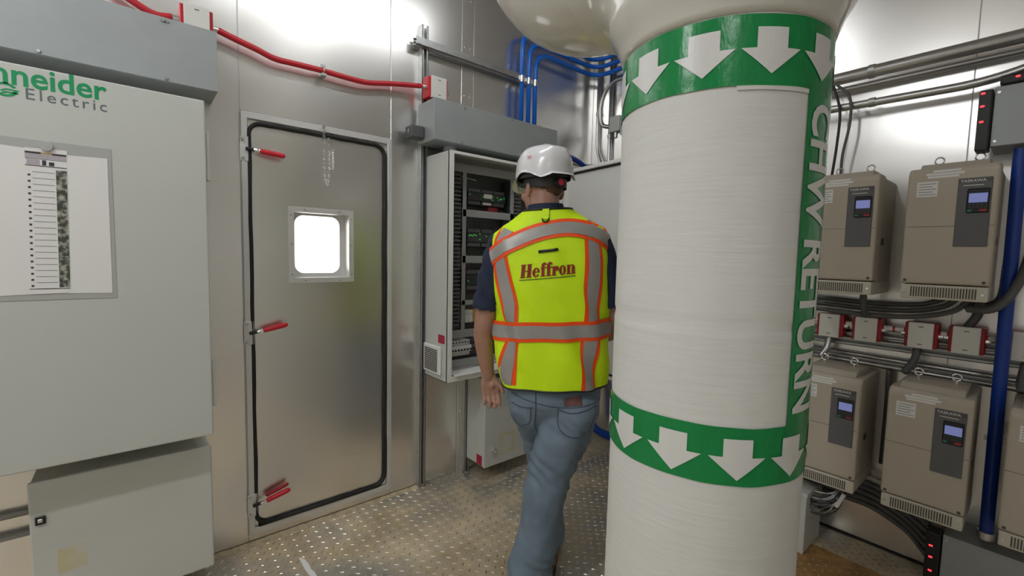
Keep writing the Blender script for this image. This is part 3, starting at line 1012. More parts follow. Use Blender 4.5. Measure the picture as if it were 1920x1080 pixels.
MB().tube(spline([(-2.23, 2.19, 2.13), (-2.22, 2.30, 2.125), (-2.2, 2.45, 2.09), (-2.19, 2.55, 2.03), (-2.19, 2.58, 1.9)], 6), .017, 10).build('sheath', M['bluedark'], t, smooth='all')


def conduit(pts, r, label, name='metal_conduit', mat='emt', group='bare metal conduits', straps=(), rb=.1, spl=False, ribs=False):
    ps = spline(pts, 7) if spl else bent(pts, rb, 6)
    mid = Vector(ps[len(ps) // 2])
    t = thing(name, label, 'conduit', mid, group)
    rr = None
    if ribs:
        # resample densely for a ribbed flexible conduit
        d_ = [0.0]
        for i in range(1, len(ps)): d_.append(d_[-1] + (Vector(ps[i]) - Vector(ps[i - 1])).length)
        n_ = max(8, int(d_[-1] / .005))
        out = []
        j = 0
        for i in range(n_ + 1):
            s_ = d_[-1] * i / n_
            while j < len(d_) - 2 and d_[j + 1] < s_: j += 1
            f_ = (s_ - d_[j]) / max(1e-9, d_[j + 1] - d_[j])
            out.append(Vector(ps[j]).lerp(Vector(ps[j + 1]), f_))
        ps = out
        rr = [r * (1.0 if i % 2 else .86) for i in range(len(ps))]
    MB().tube(ps, r, 10, rads=rr).build('pipe', M[mat], t, smooth='all')
    for q, dr_ in straps:
        q, dr_ = Vector(q), Vector(dr_).normalized()
        MB().cyl(q - dr_ * .012, q + dr_ * .012, r + .004, None, 12).build('strap', M['galv'], t, smooth=True)
    return t


YB = BY - .02
conduit([(-2.32, YB, 3.2), (-2.32, YB, 2.25), (-2.24, YB - .03, 2.1), (-2.24, YB - .03, 1.6)], .014, 'pale vertical conduit in the corner with an offset bend behind the helmet', straps=[((-2.32, YB, 2.52), (0, 0, 1))], rb=.08, mat='emt')
conduit([(-2.20, YB, 3.2), (-2.20, YB, .9)], .015, 'straight vertical conduit in the corner behind the coiled cable', straps=[((-2.20, YB, 2.33), (0, 0, 1))])
conduit([(-2.33, 2.2, 2.125), (-2.33, BY - .10, 2.105), (-1.2, BY - .10, 2.13)], .014, 'horizontal metal conduit rounding the corner above the cabinet door', rb=.12)
jb = thing('junction_box', 'small pale green-grey junction box on the back wall near the corner', 'junction box', (-2.1, BY, 2.36))
MB().box(-2.14, -2.05, BY - .11, BY - .042, 2.33, 2.44).build('box', M['ral'], jb, bevel=.004)
MB().box(-2.05, -2.0, BY - .10, BY - .042, 2.30, 2.42).build('connector', M['galv'], jb, bevel=.004)
MB().cyl((-2.1, BY - .08, 2.33), (-2.1, BY - .08, 2.29), .016, .014, 10).build('cable_gland', M['steel'], jb, smooth=True)
MB().cyl((-2.03, BY - .08, 2.30), (-2.03, BY - .08, 2.27), .014, None, 10).build('cable_gland', M['steel'], jb, smooth=True)
conduit([(-2.142, BY - .08, 2.375), (-2.225, BY - .085, 2.41), (-2.245, BY - .085, 2.53), (-2.19, BY - .085, 2.66), (-2.06, BY - .085, 2.70), (-1.93, BY - .085, 2.62), (-1.89, BY - .085, 2.45), (-1.92, BY - .085, 2.3)], .016,
        'loop of grey flexible cable feeding the small junction box', name='cable_loop', mat='emt', group='flexible conduits', spl=True, ribs=True)
strut((-2.05, BY, 2.0), (-2.05, BY, 3.0), (0, -1, 0), 'vertical steel strut on the back wall behind the small junction box')
# dark lower corner items
t = thing('blue_pipe', 'blue pipe lying on the floor in the corner behind the person', 'pipe', (-2.0, 2.7, .06))
MB().tube(bent([(-2.25, 2.7, .5), (-2.2, 2.7, .08), (-1.5, 2.68, .07), (-1.5, 2.68, .4)], .1), .03, 10).build('pipe', M['bluedark'], t, smooth='all')

# ------------------------------------------------------------------ insulated pipe with arrow tape
PC = Vector((-.480, .972, 0))
PR = .20
A0 = math.atan2(-PC.y, -PC.x)          # angle that faces the open floor
t = thing('insulated_pipe', 'thick white insulated return pipe with green arrow tape, standing in the foreground', 'pipe', (PC.x, PC.y, 0))


def cyl_map(rad):
    # a: angle in radians (positive to the viewer's right), b: height
    return lambda a, b, h: (PC.x + (rad + h) * math.cos(A0 + a), PC.y + (rad + h) * math.sin(A0 + a), b)


# jacket: a lathe with slight waves and one crease
rings = []
N = 96
zs = [0.0] + [.02 + i * .0123 for i in range(151)]
for z in zs:
    rg = []
    for i in range(N):
        a = 2 * math.pi * i / N
        r = PR - .0012 + .0012 * noise.noise((math.cos(a) * 3, math.sin(a) * 3, z * 4))
        cr = 1.303 + .006 * noise.noise((math.cos(a) * 4, math.sin(a) * 4, 7))
        r -= .0035 * math.exp(-((z - cr) / .006) ** 2)
        rg.append((PC.x + r * math.cos(a), PC.y + r * math.sin(a), z))
    rings.append(rg)
MB().loft(rings).build('insulation_jacket', M['jacket'], t, smooth='all')
ZT = zs[-1]


def grid_patch(name, a0, a1, z0, z1, rad, mat, parent, n=60, wob=0.0):
    vs, fs = [], []
    for i in range(n + 1):
        a = a0 + (a1 - a0) * i / n
        w_ = wob * noise.noise((math.cos(a) * 3, math.sin(a) * 3, z0 * 9))
        for z in (z0 + w_, z1 + w_):
            vs.append(cyl_map(rad)(a, z, 0))
    for i in range(n):
        fs.append((2 * i, 2 * i + 2, 2 * i + 3, 2 * i + 1))
    return MB().add(vs, fs).build(name, mat, parent, smooth='all', fixn=False)


rad = math.radians
overl = grid_patch('jacket_overlap', rad(8), rad(46.2), 1.712, 1.7265, PR + .0006, M['jacket'], t, 20)
for (z0, z1, zs0, ctr, per) in ((1.720, 1.838, 1.815, 23.6, 31.6), (1.007, 1.116, 1.095, 18.8, 32.4)):
    band = grid_patch('arrow_tape', -math.pi, math.pi, z0, z1, PR + .0009, M['green'], t, 128, .002)
    n_ = 11
    for k in range(-6, 6):
        c = rad(ctr + per * k)
        if abs(c) > math.pi * .97: continue
        hw, sw = rad(14.6), rad(7.4)
        zh = zs0 - .034
        zt = zs0 - .077
        flat_poly('arrow', [poly([(c - sw, zs0), (c - sw, zh), (c - hw, zh), (c, zt), (c + hw, zh), (c + sw, zh), (c + sw, zs0)])], cyl_map(PR + .0022), M['arrow'], band, cutx=rad(2.5))
strip = grid_patch('name_strip', rad(46), rad(77), 1.10, 1.725, PR + .0012, M['green'], t, 16)
vs, fs = text_faces('CHW RETURN', 1, .026, 1.0)
xs = [v[0] for v in vs]
ys = [v[1] for v in vs]
sx = (1.700 - 1.138) / (max(xs) - min(xs))
sy = rad(21) / max(ys)
flat_poly('lettering', [([(rad(50.0) + v[1] * sy, 1.700 - (v[0] - min(xs)) * sx) for v in vs], fs)], cyl_map(PR + .0026), M['arrow'], strip, cutx=rad(2.5))

# fitting covers: elbow at the top of the riser, short run, elbow up
FR = .235
FR2 = .215


def sweep(path, rads_, n=48):
    return MB().tube(path, 1, n, rads=rads_)


RB = .28
D1 = Vector((-1.0, 0.05, 0)).normalized()
path, rr = [], []
zA = 1.853
for z, r in ((zA - .012, PR + .002), (zA, PR + .006), (zA + .03, PR + .016), (zA + .06, FR)):
    path.append(Vector((PC.x, PC.y, z)))
    rr.append(r)
z0 = zA + .06
for i in range(1, 19):
    a = math.pi / 2 * i / 18
    path.append(Vector((PC.x, PC.y, z0)) + D1 * RB * (1 - math.cos(a)) + Vector((0, 0, RB * math.sin(a))))
    rr.append(FR)
MB().tube(path, 1, 48, rads=rr).build('elbow_cover', M['pvc'], t, smooth='all')
e0 = path[-1]
path2 = [e0 - D1 * .02, e0 + D1 * .10]
MB().tube([e0 - D1 * .03, e0 - D1 * .029, e0 + D1 * .019, e0 + D1 * .02], 1, 48, rads=[FR + .001, FR + .004, FR + .004, FR + .001]).build('joint_band', M['pvc'], t, smooth=True)
path3 = []
e1 = e0 + D1 * .02
for i in range(0, 19):
    a = math.pi / 2 * i / 18
    path3.append(e1 + D1 * RB * math.sin(a) + Vector((0, 0, RB * (1 - math.cos(a)))))
path3.insert(0, e0 - D1 * .01)
MB().tube(path3, FR2, 48).build('elbow_cover', M['pvc'], t, smooth='all')
e2 = path3[-1]
MB().tube([e2 - Vector((0, 0, .02)), Vector((e2.x, e2.y, CZ - .001))], PR, 48).build('riser', M['jacket'], t, smooth='all')

# ------------------------------------------------------------------ beige variable speed drives
VX0, VX1, VF, VB = -.395, -.135, 2.46, BY - .002


def drive(label):
    t = thing('motor_drive', label, 'motor drive', ((VX0 + VX1) / 2, VB, 1.278), 'beige motor drives on the back wall')
    MB().box(VX0 + .004, VX1 - .004, VF + .09, VB, 1.30, 1.80).build('chassis', M['vfd'], t, bevel=.008)
    cv = MB()
    # front cover with chamfered top
    pf = [(VF, 1.340), (VF, 1.785), (VF + .018, 1.806), (VF + .10, 1.806), (VF + .10, 1.340)]
    cv.prism([(a, b) for a, b in pf], (VX0, 0, 0), (0, 1, 0), (0, 0, 1), (1, 0, 0), VX1 - VX0)
    cv = cv.build('front_cover', M['vfd'], t, bevel=.009, seg=3)
    MB().prism([(VF + .02, 1.80), (VF + .06, 1.828), (VF + .26, 1.828), (VF + .29, 1.80)], (VX0 + .03, 0, 0), (0, 1, 0), (0, 0, 1), (1, 0, 0), VX1 - VX0 - .06).build('top_cover', M['vfd'], t, bevel=.006)
    MB().box(VX0 + .003, VX1 - .003, VF - .0008, VF + .001, 1.5695, 1.571).build('cover_seam', M['slot'], cv)
    bs = MB().box(VX0 + .004, VX1 - .002, VF + .004, VB - .02, 1.278, 1.336).build('base_cover', M['vfd_light'], t, bevel=.005)
    m_ = MB()
    n_ = 24
    x0, x1 = VX0 + .034, VX1 - .031
    for k in range(n_):
        x = x0 + (x1 - x0) * (k + .5) / n_
        m_.box(x - .0022, x + .0022, VF + .0030, VF + .0046, 1.287, 1.327)
    m_.build('vent_slots', M['slot'], bs)
    for x in (VX0 + .016, VX1 - .016):
        MB().cyl((x, VF + .0045, 1.306), (x, VF + .001, 1.306), .0065, .005, 10).build('screw', M['bright'], bs, smooth=True)
        MB().cyl((x, VF + .001, 1.353), (x, VF - .001, 1.353), .006, None, 10).build('screw_hole', M['slot'], cv, smooth=True)
    kp = MB().box(VX1 - .110, VX1 - .017, VF - .0035, VF + .002, 1.490, 1.752).build('keypad_panel', M['vfd_panel'], t, bevel=.002, seg=1)
    X = VX1 - .110
    fm = lambda a, b, h: (X + a, VF - .0040 - h, b)
    MB().box(X + .002, X + .091, VF - .0042, VF - .0036, 1.734, 1.748).build('name_plate', M['midgrey'], kp)
    vs, fs = text_faces('YASKAWA', 1, .01, 1.0)
    xs = [v_[0] for v_ in vs]
    ys = [v_[1] for v_ in vs]
    flat_poly('lettering', [([((v_[0] - min(xs)) * .07 / (max(xs) - min(xs)) + .006, 1.736 + v_[1] * .010 / max(ys)) for v_ in vs], fs)], lambda a, b, h: (X + a, VF - .0048, b), M['white'], kp)
    flat_poly('trim_line', [poly([(.015, 1.722), (.07, 1.722), (.07, 1.725), (.015, 1.725)])], fm, M['offwhite'], kp)
    MB().box(X + .028, X + .088, VF - .0065, VF - .003, 1.618, 1.710).build('operator', M['lcdframe'], kp, bevel=.003, seg=1)
    MB().box(X + .033, X + .083, VF - .0075, VF - .006, 1.657, 1.692).build('screen', M['lcd'], kp)
    ky = MB()
    for k in range(5):
        for j in range(2):
            ky.box(X + .032 + k * .011, X + .040 + k * .011, VF - .0078, VF - .006, 1.636 + j * .010, 1.643 + j * .010)
    ky.build('keys', M['keys'], kp)
    MB().box(X + .064, X + .084, VF - .0078, VF - .006, 1.623, 1.631).build('stop_key', M['keyred'], kp)
    MB().box(X + .031, X + .043, VF - .0078, VF - .006, 1.623, 1.631).build('run_key', M['keygreen'], kp)
    m_ = MB()
    for k, (a, b_) in enumerate(((.075, .155), (.055, .165), (.06, .150))):
        m_.box(VX0 + a, VX0 + b_, VF - .0006, VF + .001, 1.784 - k * .011, 1.7925 - k * .011)
    m_.build('tag_strips', M['white'], cv)
    lb = MB().box(VX0 + .030, VX0 + .092, VF - .0006, VF + .001, 1.690, 1.750).build('data_label', M['white'], cv)
    m_ = MB()
    for k in range(5):
        m_.box(VX0 + .035, VX0 + .087 - .01 * (k % 2), VF - .001, VF, 1.697 + k * .0105, 1.6995 + k * .0105)
    m_.build('label_text', M['print'], lb)
    for x in (VX0 + .07, VX1 - .07):
        MB().cyl((x, VF + .17, 1.822), (x, VF + .17, 1.842), .006, None, 8).torus((x, VF + .17, 1.856), (0, 1, 0), .0145, .0032, 16, 6).build('lifting_eye', M['bright'], t, smooth=True)
    MB().box(VX1 - .0045, VX1 - .0005, VF + .12, VF + .16, 1.50, 1.53).build('side_latch', M['slot'], t)
    return t


v0 = drive('upper beige motor drive farther from the white pipe, beside the blue post')
others = [((-.352, 0, 0), 'upper beige motor drive just right of the white pipe'),
          ((-.358, 0, -.909), 'lower beige motor drive just right of the white pipe, above the coiled wires'),
          ((-.006, 0, -.909), 'lower beige motor drive between the coiled wires and the blue post'),
          ((.343, 0, -.909), 'lower beige motor drive cut off by the right edge, right of the blue post')]
for off, lb in others:
    c = copy_tree(v0, off)
    c['label'] = lb

# ------------------------------------------------------------------ red boxes along the back wall
bx = [(-.690, 'red-sided junction box nearest the white pipe on the back wall'), (-.541, 'second red-sided junction box from the white pipe on the back wall'), (-.344, 'third red-sided junction box from the white pipe on the back wall'),
      (-.200, 'fourth red-sided junction box from the white pipe, left of the blue post'), (-.028, 'red-sided junction box right of the blue post at the right edge')]
for x, lb in bx:
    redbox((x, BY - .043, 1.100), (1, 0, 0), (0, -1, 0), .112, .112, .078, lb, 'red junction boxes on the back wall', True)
for i in range(4):
    a, b = bx[i][0] + .056, bx[i + 1][0] - .056
    z = 1.113
    t = thing('red_conduit', 'short red conduit between the %s red-sided junction boxes on the back wall' % ('first and second', 'second and third', 'third and fourth', 'fourth and fifth')[i], 'conduit', ((a + b) / 2, BY - .08, z), 'short red conduits')
    MB().cyl((a, BY - .082, z), (b, BY - .082, z), .0115, None, 12).build('pipe', M['red'], t, smooth=True)
    if b - a > .06:
        for q in (a + .022, b - .022):
            MB().cyl((q - .016, BY - .082, z), (q + .016, BY - .082, z), .0135, None, 12).build('coupling', M['offwhite'], t, smooth=True)
    else:
        MB().cyl((a + .006, BY - .082, z), (b - .006, BY - .082, z), .0135, None, 12).build('coupling', M['offwhite'], t, smooth=True)
strut((-.86, BY - .001, 1.022), (.4, BY - .001, 1.022), (0, -1, 0), 'horizontal steel strut on the back wall under the red-sided junction boxes')
strut((-.86, BY - .001, 1.075), (.4, BY - .001, 1.075), (0, -1, 0), 'horizontal steel strut on the back wall behind the red-sided junction boxes')
G2 = 'conduits along the back wall'
for k, (z, lb) in enumerate(((.962, 'upper of two thin conduits under the red-sided junction boxes'), (.928, 'lower of two thin conduits under the red-sided junction boxes'))):
    conduit([(-1.2 - .3 * k, BY - .03, z + .004), (.45, BY - .03, z - .022)], .0125, lb, group=G2, mat='emt')
# large pipes high on the back wall
conduit([(-1.36, BY - .10, CZ - .002), (-1.36, BY - .10, 2.325), (.6, BY - .10, 2.325)], .028, 'thick metal conduit running highest along the back wall', group=G2, straps=[((-.6, BY - .10, 2.325), (1, 0, 0))])
conduit([(-1.43, BY - .045, CZ - .002), (-1.43, BY - .045, 2.285), (.6, BY - .045, 2.285)], .014, 'metal conduit tucked just under the thickest one on the back wall', group=G2)
conduit([(-1.50, BY - .10, CZ - .002), (-1.50, BY - .10, 2.198), (-.24, BY - .10, 2.172), (-.08, BY - .10, 2.20), (.3, BY - .18, 2.36)], .018, 'metal conduit rising at its right end above the black light strip', group=G2, straps=[((-.59, BY - .10, 2.18), (1, 0, 0))], rb=.2)
conduit([(-.745, BY - .13, 2.29), (-.71, BY - .13, 2.16), (-.715, BY - .12, 2.0), (-.73, BY - .11, 1.84)], .006, 'dark wire hanging from the thick conduit, left strand', name='hanging_wire', mat='darkgrey', group='hanging wires', spl=True)
conduit([(-.73, BY - .13, 2.29), (-.675, BY - .13, 2.22), (-.665, BY - .13, 2.1), (-.685, BY - .13, 1.95), (-.69, BY - .12, 1.84)], .006, 'grey wire hanging from the thick conduit, right strand', name='hanging_wire', mat='conduit', group='hanging wires', spl=True)
# flexible conduits between the drives
lbs = ['top flexible conduit sagging under the upper drives', 'middle flexible conduit sagging under the upper drives', 'bottom flexible conduit sagging under the upper drives']
for k in range(3):
    z = 1.245 - .026 * k
    conduit([(-1.06 - .05 * k, BY - .003, z), (-.98 - .03 * k, BY - .05 - .03 * k, z - .004), (-.74, BY - .07 - .03 * k, z - .012), (-.55, BY - .07 - .03 * k, z - .02), (-.38, BY - .07 - .03 * k, z - .012), (-.31 + .03 * k, BY - .08 - .03 * k, z + .01 + .008 * k), (-.28 + .04 * k, BY - .08 - .03 * k, 1.274)], .0115, lbs[k], name='flexible_conduit', mat='conduit', group='flexible conduits', spl=True)
conduit([(-.545, BY - .20, 1.276), (-.542, BY - .20, 1.22), (-.541, BY - .14, 1.17)], .015, 'short grey flexible conduit dropping onto the second red-sided box', name='flexible_conduit', mat='conduit', group='flexible conduits', spl=True, ribs=True)
conduit([(-.168, BY - .16, 1.275), (-.175, BY - .11, 1.21), (-.20, BY - .085, 1.157)], .017, 'short grey flexible conduit dropping onto the fourth red-sided box', name='flexible_conduit', mat='conduit', group='flexible conduits', spl=True, ribs=True)
conduit([(-.695, BY - .085, 1.043), (-.70, BY - .10, .98), (-.715, BY - .13, .935)], .015, 'ribbed flexible conduit from the first red-sided box down to the lower drive', name='flexible_conduit', mat='emt', group='flexible conduits', spl=True, ribs=True)
conduit([(-.355, BY - .085, 1.043), (-.36, BY - .10, .985), (-.385, BY - .14, .925)], .016, 'ribbed flexible conduit from the third red-sided box down to the lower drive', name='flexible_conduit', mat='conduit', group='flexible conduits', spl=True, ribs=True)
conduit([(-.028, BY - .085, 1.043), (-.034, BY - .10, .99), (-.036, BY - .13, .95), (-.03, BY - .15, .925)], .014, 'flexible conduit dropping from the red-sided box right of the blue post', name='flexible_conduit', mat='conduit', group='flexible conduits', spl=True, ribs=True)
conduit([(-.452, BY - .06, .91), (-.448, BY - .06, .75), (-.45, BY - .06, .45)], .012, 'thin conduit dropping between the two lower drives', name='flexible_conduit', mat='conduit', group='flexible conduits', spl=True)
# blue post
t = thing('blue_post', 'dark blue painted post on the back wall between the beige drives', 'post', (-.087, BY - .08, .30))
MB().cyl((-.085, BY - .158, .30), (-.098, BY - .158, 1.875), .0215, None, 18).build('pipe', M['bluedark'], t, smooth=True)
MB().cyl((-.085, BY - .158, .30), (-.0853, BY - .158, .33), .028, None, 18).build('coupling', M['steel'], t, smooth=True)
MB().box(-.12, -.05, BY - .136, BY - .130, .70, .72).box(-.10, -.07, BY - .13, BY - .001, .705, .715).build('clamp', M['galv'], t)
strut((.075, BY - .05, .002), (.075, BY - .05, .298), (0, -1, 0), 'short vertical strut below the blue post')


# ------------------------------------------------------------------ boxes with red indicator lights
def ledbox(x0, x1, z0, z1, label, strips):
    t = thing('indicator_box', label, 'electrical box', ((x0 + x1) / 2, BY, z0), 'grey boxes with red indicator strips')
    MB().box(x0, x1, 2.60, BY - .001, z0, z1).build('box', M['gutter'], t, bevel=.003)
    MB().box(x0 + .001, x1 + .001, 2.597, 2.5995, z0 + .002, z1 + .002).build('cover', M['gutter'], t, bevel=.0008, seg=1)
    for z in (z0 + .02, z1 - .02):
        MB().cyl((x0 + .012, 2.597, z), (x0 + .012, 2.5945, z), .005, None, 8).build('screw', M['steel'], t)
    for (sx0, sx1, sz0, sz1, leds) in strips:
        s_ = MB().box(sx0, sx1, 2.585, 2.66, sz0, sz1).build('indicator_strip', M['black'], t, bevel=.006)
        m_ = None
        for lx, lz in leds:
            MB().box(lx - .006, lx + .006, 2.5835, 2.5855, lz - .0035, lz + .0035).build('indicator_light', M['ledred'], s_, bevel=.001, seg=1)
    return t


ledbox(-.180, .18, 1.885, 2.112, 'grey box with black red-lit indicator strip at the upper right', [(-.222, -.183, 1.872, 2.108, [(-.211, 2.095), (-.210, 2.045), (-.209, 1.985)]), (-.168, .10, 2.116, 2.15, [(-.122, 2.137), (-.02, 2.137)])])
ledbox(-.205, .06, .06, .275, 'grey box with black red-lit indicator strip low under the drives', [(-.255, -.209, .05, .275, [(-.238, .215), (-.236, .165), (-.234, .105)])])
conduit([(-.10, 2.74, 1.882), (-.10, 2.73, 1.80), (-.098, 2.72, 1.62), (-.105, 2.72, 1.42), (-.112, 2.72, 1.29), (-.15, 2.74, 1.25), (-.22, 2.75, 1.245)], .0165, 'grey flexible conduit curving from the upper indicator box behind the drive', name='flexible_conduit', mat='conduit', group='flexible conduits', spl=True, ribs=True)
conduit([(-.04, 2.70, 1.88), (-.045, 2.68, 1.5), (-.075, 2.60, 1.33), (-.125, 2.59, 1.25), (-.20, 2.62, 1.24)], .0165, 'second grey flexible conduit curving beside the blue post', name='flexible_conduit', mat='conduit', group='flexible conduits', spl=True, ribs=True)
# conduits sweeping into the low indicator box
for k in range(5):
    z = .475 - .045 * k
    lb = ['topmost', 'second highest', 'middle', 'second lowest', 'lowest'][k] + ' of five dark conduits sweeping to the low indicator box'
    conduit([(-1.0 - .05 * k, BY - .003, .352 - .033 * k), (-.9, BY - .09 + .012 * k, .352 - .033 * k), (-.62, BY - .10 + .012 * k, .352 - .033 * k), (-.49, BY - .10 + .012 * k, .350 - .033 * k), (-.40, BY - .10 + .012 * k, .322 - .033 * k), (-.33, BY - .1 + .012 * k, .285 - .033 * k), (-.258, BY - .13, .260 - .035 * k)], .0125, lb, name='flexible_conduit', mat='conduit', group='flexible conduits', spl=True)
# coil of wires and a grey box under the first lower drive
t = thing('wire_coil', 'bundle of loose grey wires hanging under the lower drive by the white pipe', 'wires', (-.63, 2.55, .25))
rw = random.Random(11)
for k in range(26):
    dx = rw.uniform(-.012, .012)
    dp = rw.uniform(.06, .17)
    MB().tube(spline([(-.80 + dx, 2.56 + rw.uniform(-.03, .03), .35), (-.76 + dx, 2.54 + rw.uniform(-.04, .04), .36 - dp * .7), (-.66, 2.53 + rw.uniform(-.04, .04), .36 - dp), (-.58 + dx, 2.55 + rw.uniform(-.04, .04), .36 - dp * .75), (-.545 + dx, 2.58, .365)], 5), .0032, 5).build('wire', M[('conduit', 'midgrey', 'darkgrey', 'emt')[k % 4]], t, smooth='all')
MB().box(-.70, -.60, 2.50, 2.66, .345, .37).build('gland_plate', M['black'], t)
MB().tube([(-.54, 2.53, .33), (-.565, 2.52, .26)], .009, 8).build('wire_marker', M['offwhite'], t)
t = thing('floor_box', 'pale grey box standing on the floor behind the white pipe', 'box', (-.72, 2.55, 0))
MB().box(-.86, -.665, 2.44, 2.68, .0, .30).build('body', M['ral'], t, bevel=.006)
MB().box(-.864, -.661, 2.436, 2.684, .285, .305).build('lid', M['ral'], t, bevel=.003)
MB().box(-.80, -.73, 2.4365, 2.44, .12, .16).build('plate', M['galv'], t)
rs = MB()
flp = []
for k in range(40):
    a = 2 * math.pi * k / 40
    r = 1 + .3 * noise.noise((math.cos(a) * 2, math.sin(a) * 2, 1))
    flp.append((-.62 + .42 * r * math.cos(a), 2.36 + .22 * r * math.sin(a)))
rs = MB().prism(flp, (0, 0, .0003), (1, 0, 0), (0, 1, 0), (0, 0, 1), .0008).build('mud_stain', M['rust'], fl)
rs['kind'] = 'stuff'

# ------------------------------------------------------------------ person walking away, seen from behind
from mathutils.bvhtree import BVHTree
M['skin'] = material('skin', (0.40, 0.215, 0.155), 0.5, var=0.08, vscale=25)
M['hair'] = material('short_brown_hair', (0.115, 0.065, 0.038), 0.8, var=0.3, vscale=160)
M['hivis'] = material('fluorescent_yellow_mesh', (0.68, 0.98, 0.0), 0.6, var=0.02, bump=0.05, bscale=500)
M['orange'] = material('fluorescent_orange_trim', (1.0, 0.085, 0.003), 0.55)
M['silver'] = material('silver_reflective_tape', (0.36, 0.345, 0.325), 0.38, 0.15, var=0.05, vscale=9)
M['navy'] = material('navy_cotton', (0.012, 0.02, 0.052), 0.8, var=0.15, vscale=12)
M['denim'] = material('faded_blue_denim', (0.16, 0.215, 0.275), 0.85, var=0.2, vscale=7, bump=0.06, bscale=260)
M['denimdark'] = material('denim_seam', (0.07, 0.095, 0.125), 0.85)
M['leather'] = material('brown_leather_patch', (0.135, 0.05, 0.045), 0.6)
M['boot'] = material('brown_leather_boot', (0.16, 0.075, 0.035), 0.5, var=0.2, vscale=20)
M['sole'] = material('dark_rubber_sole', (0.02, 0.018, 0.016), 0.7)
M['hat'] = material('white_hard_hat_shell', (0.80, 0.80, 0.82), 0.22, coat=0.3)
M['pink'] = material('red_sticker_print', (0.72, 0.30, 0.33), 0.4)
M['knob'] = material('red_knob', (0.65, 0.03, 0.06), 0.4)
M['logo'] = material('dark_red_lettering', (0.28, 0.012, 0.012), 0.6)

PO = Vector((-1.305, 1.315, 0))
PRZ = math.atan2(.704, .710)


def fuse(mb, voxel, smooth=6, disp=None, fac=.5):
    """union of overlapping lofts -> one continuous surface"""
    tmp = mb.build('tmp_fuse', None)
    md = tmp.modifiers.new('r', 'REMESH')
    md.mode = 'VOXEL'
    md.voxel_size = voxel
    sm = tmp.modifiers.new('s', 'SMOOTH')
    sm.iterations = smooth
    sm.factor = fac
    dg = bpy.context.evaluated_depsgraph_get()
    ev = tmp.evaluated_get(dg)
    me = bpy.data.meshes.new_from_object(ev)
    bpy.data.objects.remove(tmp)
    if disp:
        nr = [v.normal.copy() for v in me.vertices]
        for v, n_ in zip(me.vertices, nr):
            v.co += n_ * disp(v.co)
    for p_ in me.polygons: p_.use_smooth = True
    return me


def limb(mb, spec, n=16):
    """spec: list of (x, y, z, rx, ry) rings stacked along a mostly vertical limb, rounded ends"""
    rings = []
    for i, (x, y, z, rx, ry) in enumerate(spec):
        rings.append([(x + rx * math.cos(2 * math.pi * k / n), y + ry * math.sin(2 * math.pi * k / n), z) for k in range(n)])
    return mb.loft(rings)


def cap(mb, pts, rads_, n=12):
    """tapered chain with ball joints"""
    for p_, r in zip(pts, rads_): mb.ball(p_, r, n=12, m=8)
    for i in range(len(pts) - 1): mb.cyl(pts[i], pts[i + 1], rads_[i], rads_[i + 1], n)
    return mb


def interp(rows, z):
    if z <= rows[0][0]: return rows[0][1:]
    for a, b in zip(rows, rows[1:]):
        if z <= b[0]:
            t_ = (z - a[0]) / (b[0] - a[0])
            t_ = t_ * t_ * (3 - 2 * t_) * .5 + t_ * .5
            return [p_ + (q_ - p_) * t_ for p_, q_ in zip(a[1:], b[1:])]
    return rows[-1][1:]


# --- head frame: turned to the left
HC = Vector((-.045, .035, 0))
HY = math.radians(34)
HROT = Matrix.Rotation(HY, 3, 'Z')
hd = lambda x, y, z: HC + HROT @ Vector((x, y, 0)) + Vector((0, 0, z))

bd = MB()
bd.ball(hd(0, -.003, 1.722), .077, .098, .100, n=20, m=14, rot=HROT)
bd.ball(hd(0, .03, 1.645), .062, .066, .066, n=16, m=10, rot=HROT)
bd.ball(hd(0, .062, 1.605), .03, .024, .022, rot=HROT)
cap(bd, [hd(0, .098, 1.70), hd(0, .112, 1.672), hd(0, .100, 1.664)], [.009, .014, .012])
bd.ball(hd(0, .088, 1.63), .024, .014, .010, rot=HROT)
bd.ball(hd(0, .082, 1.722), .05, .018, .014, rot=HROT)
for e in (-1, 1):
    bd.ball(hd(e * .079, -.008, 1.684), .011, .019, .031, rot=HROT @ Matrix.Rotation(e * .25, 3, 'Z'))
    bd.ball(hd(e * .045, .068, 1.665), .022, .02, .022, rot=HROT)
cap(bd, [(-.03, -.02, 1.46), (-.034, -.015, 1.56), (-.042, .012, 1.66)], [.068, .061, .060], 18)
# torso under the clothes
for a in [(-.02, 0, 1.48, .15, .08), (-.015, 0, 1.38, .165, .105), (0, 0, 1.2, .16, .105), (.01, .0, 1.05, .15, .10), (.02, 0, .92, .14, .085)]:
    bd.ball(a[:3], a[3], a[4], .12, n=18)
# left arm hanging
cap(bd, [(-.205, 0, 1.455), (-.262, -.01, 1.22), (-.275, -.008, 1.14), (-.283, .0, 1.08), (-.272, .018, .97), (-.262, .03, .905)], [.056, .046, .044, .041, .034, .027], 16)
# right arm, forearm raised forward
cap(bd, [(.165, 0, 1.47), (.232, .0, 1.24), (.240, .0, 1.17), (.245, .08, 1.10), (.225, .20, 1.06), (.215, .26, 1.055)], [.056, .046, .044, .040, .031, .026], 16)


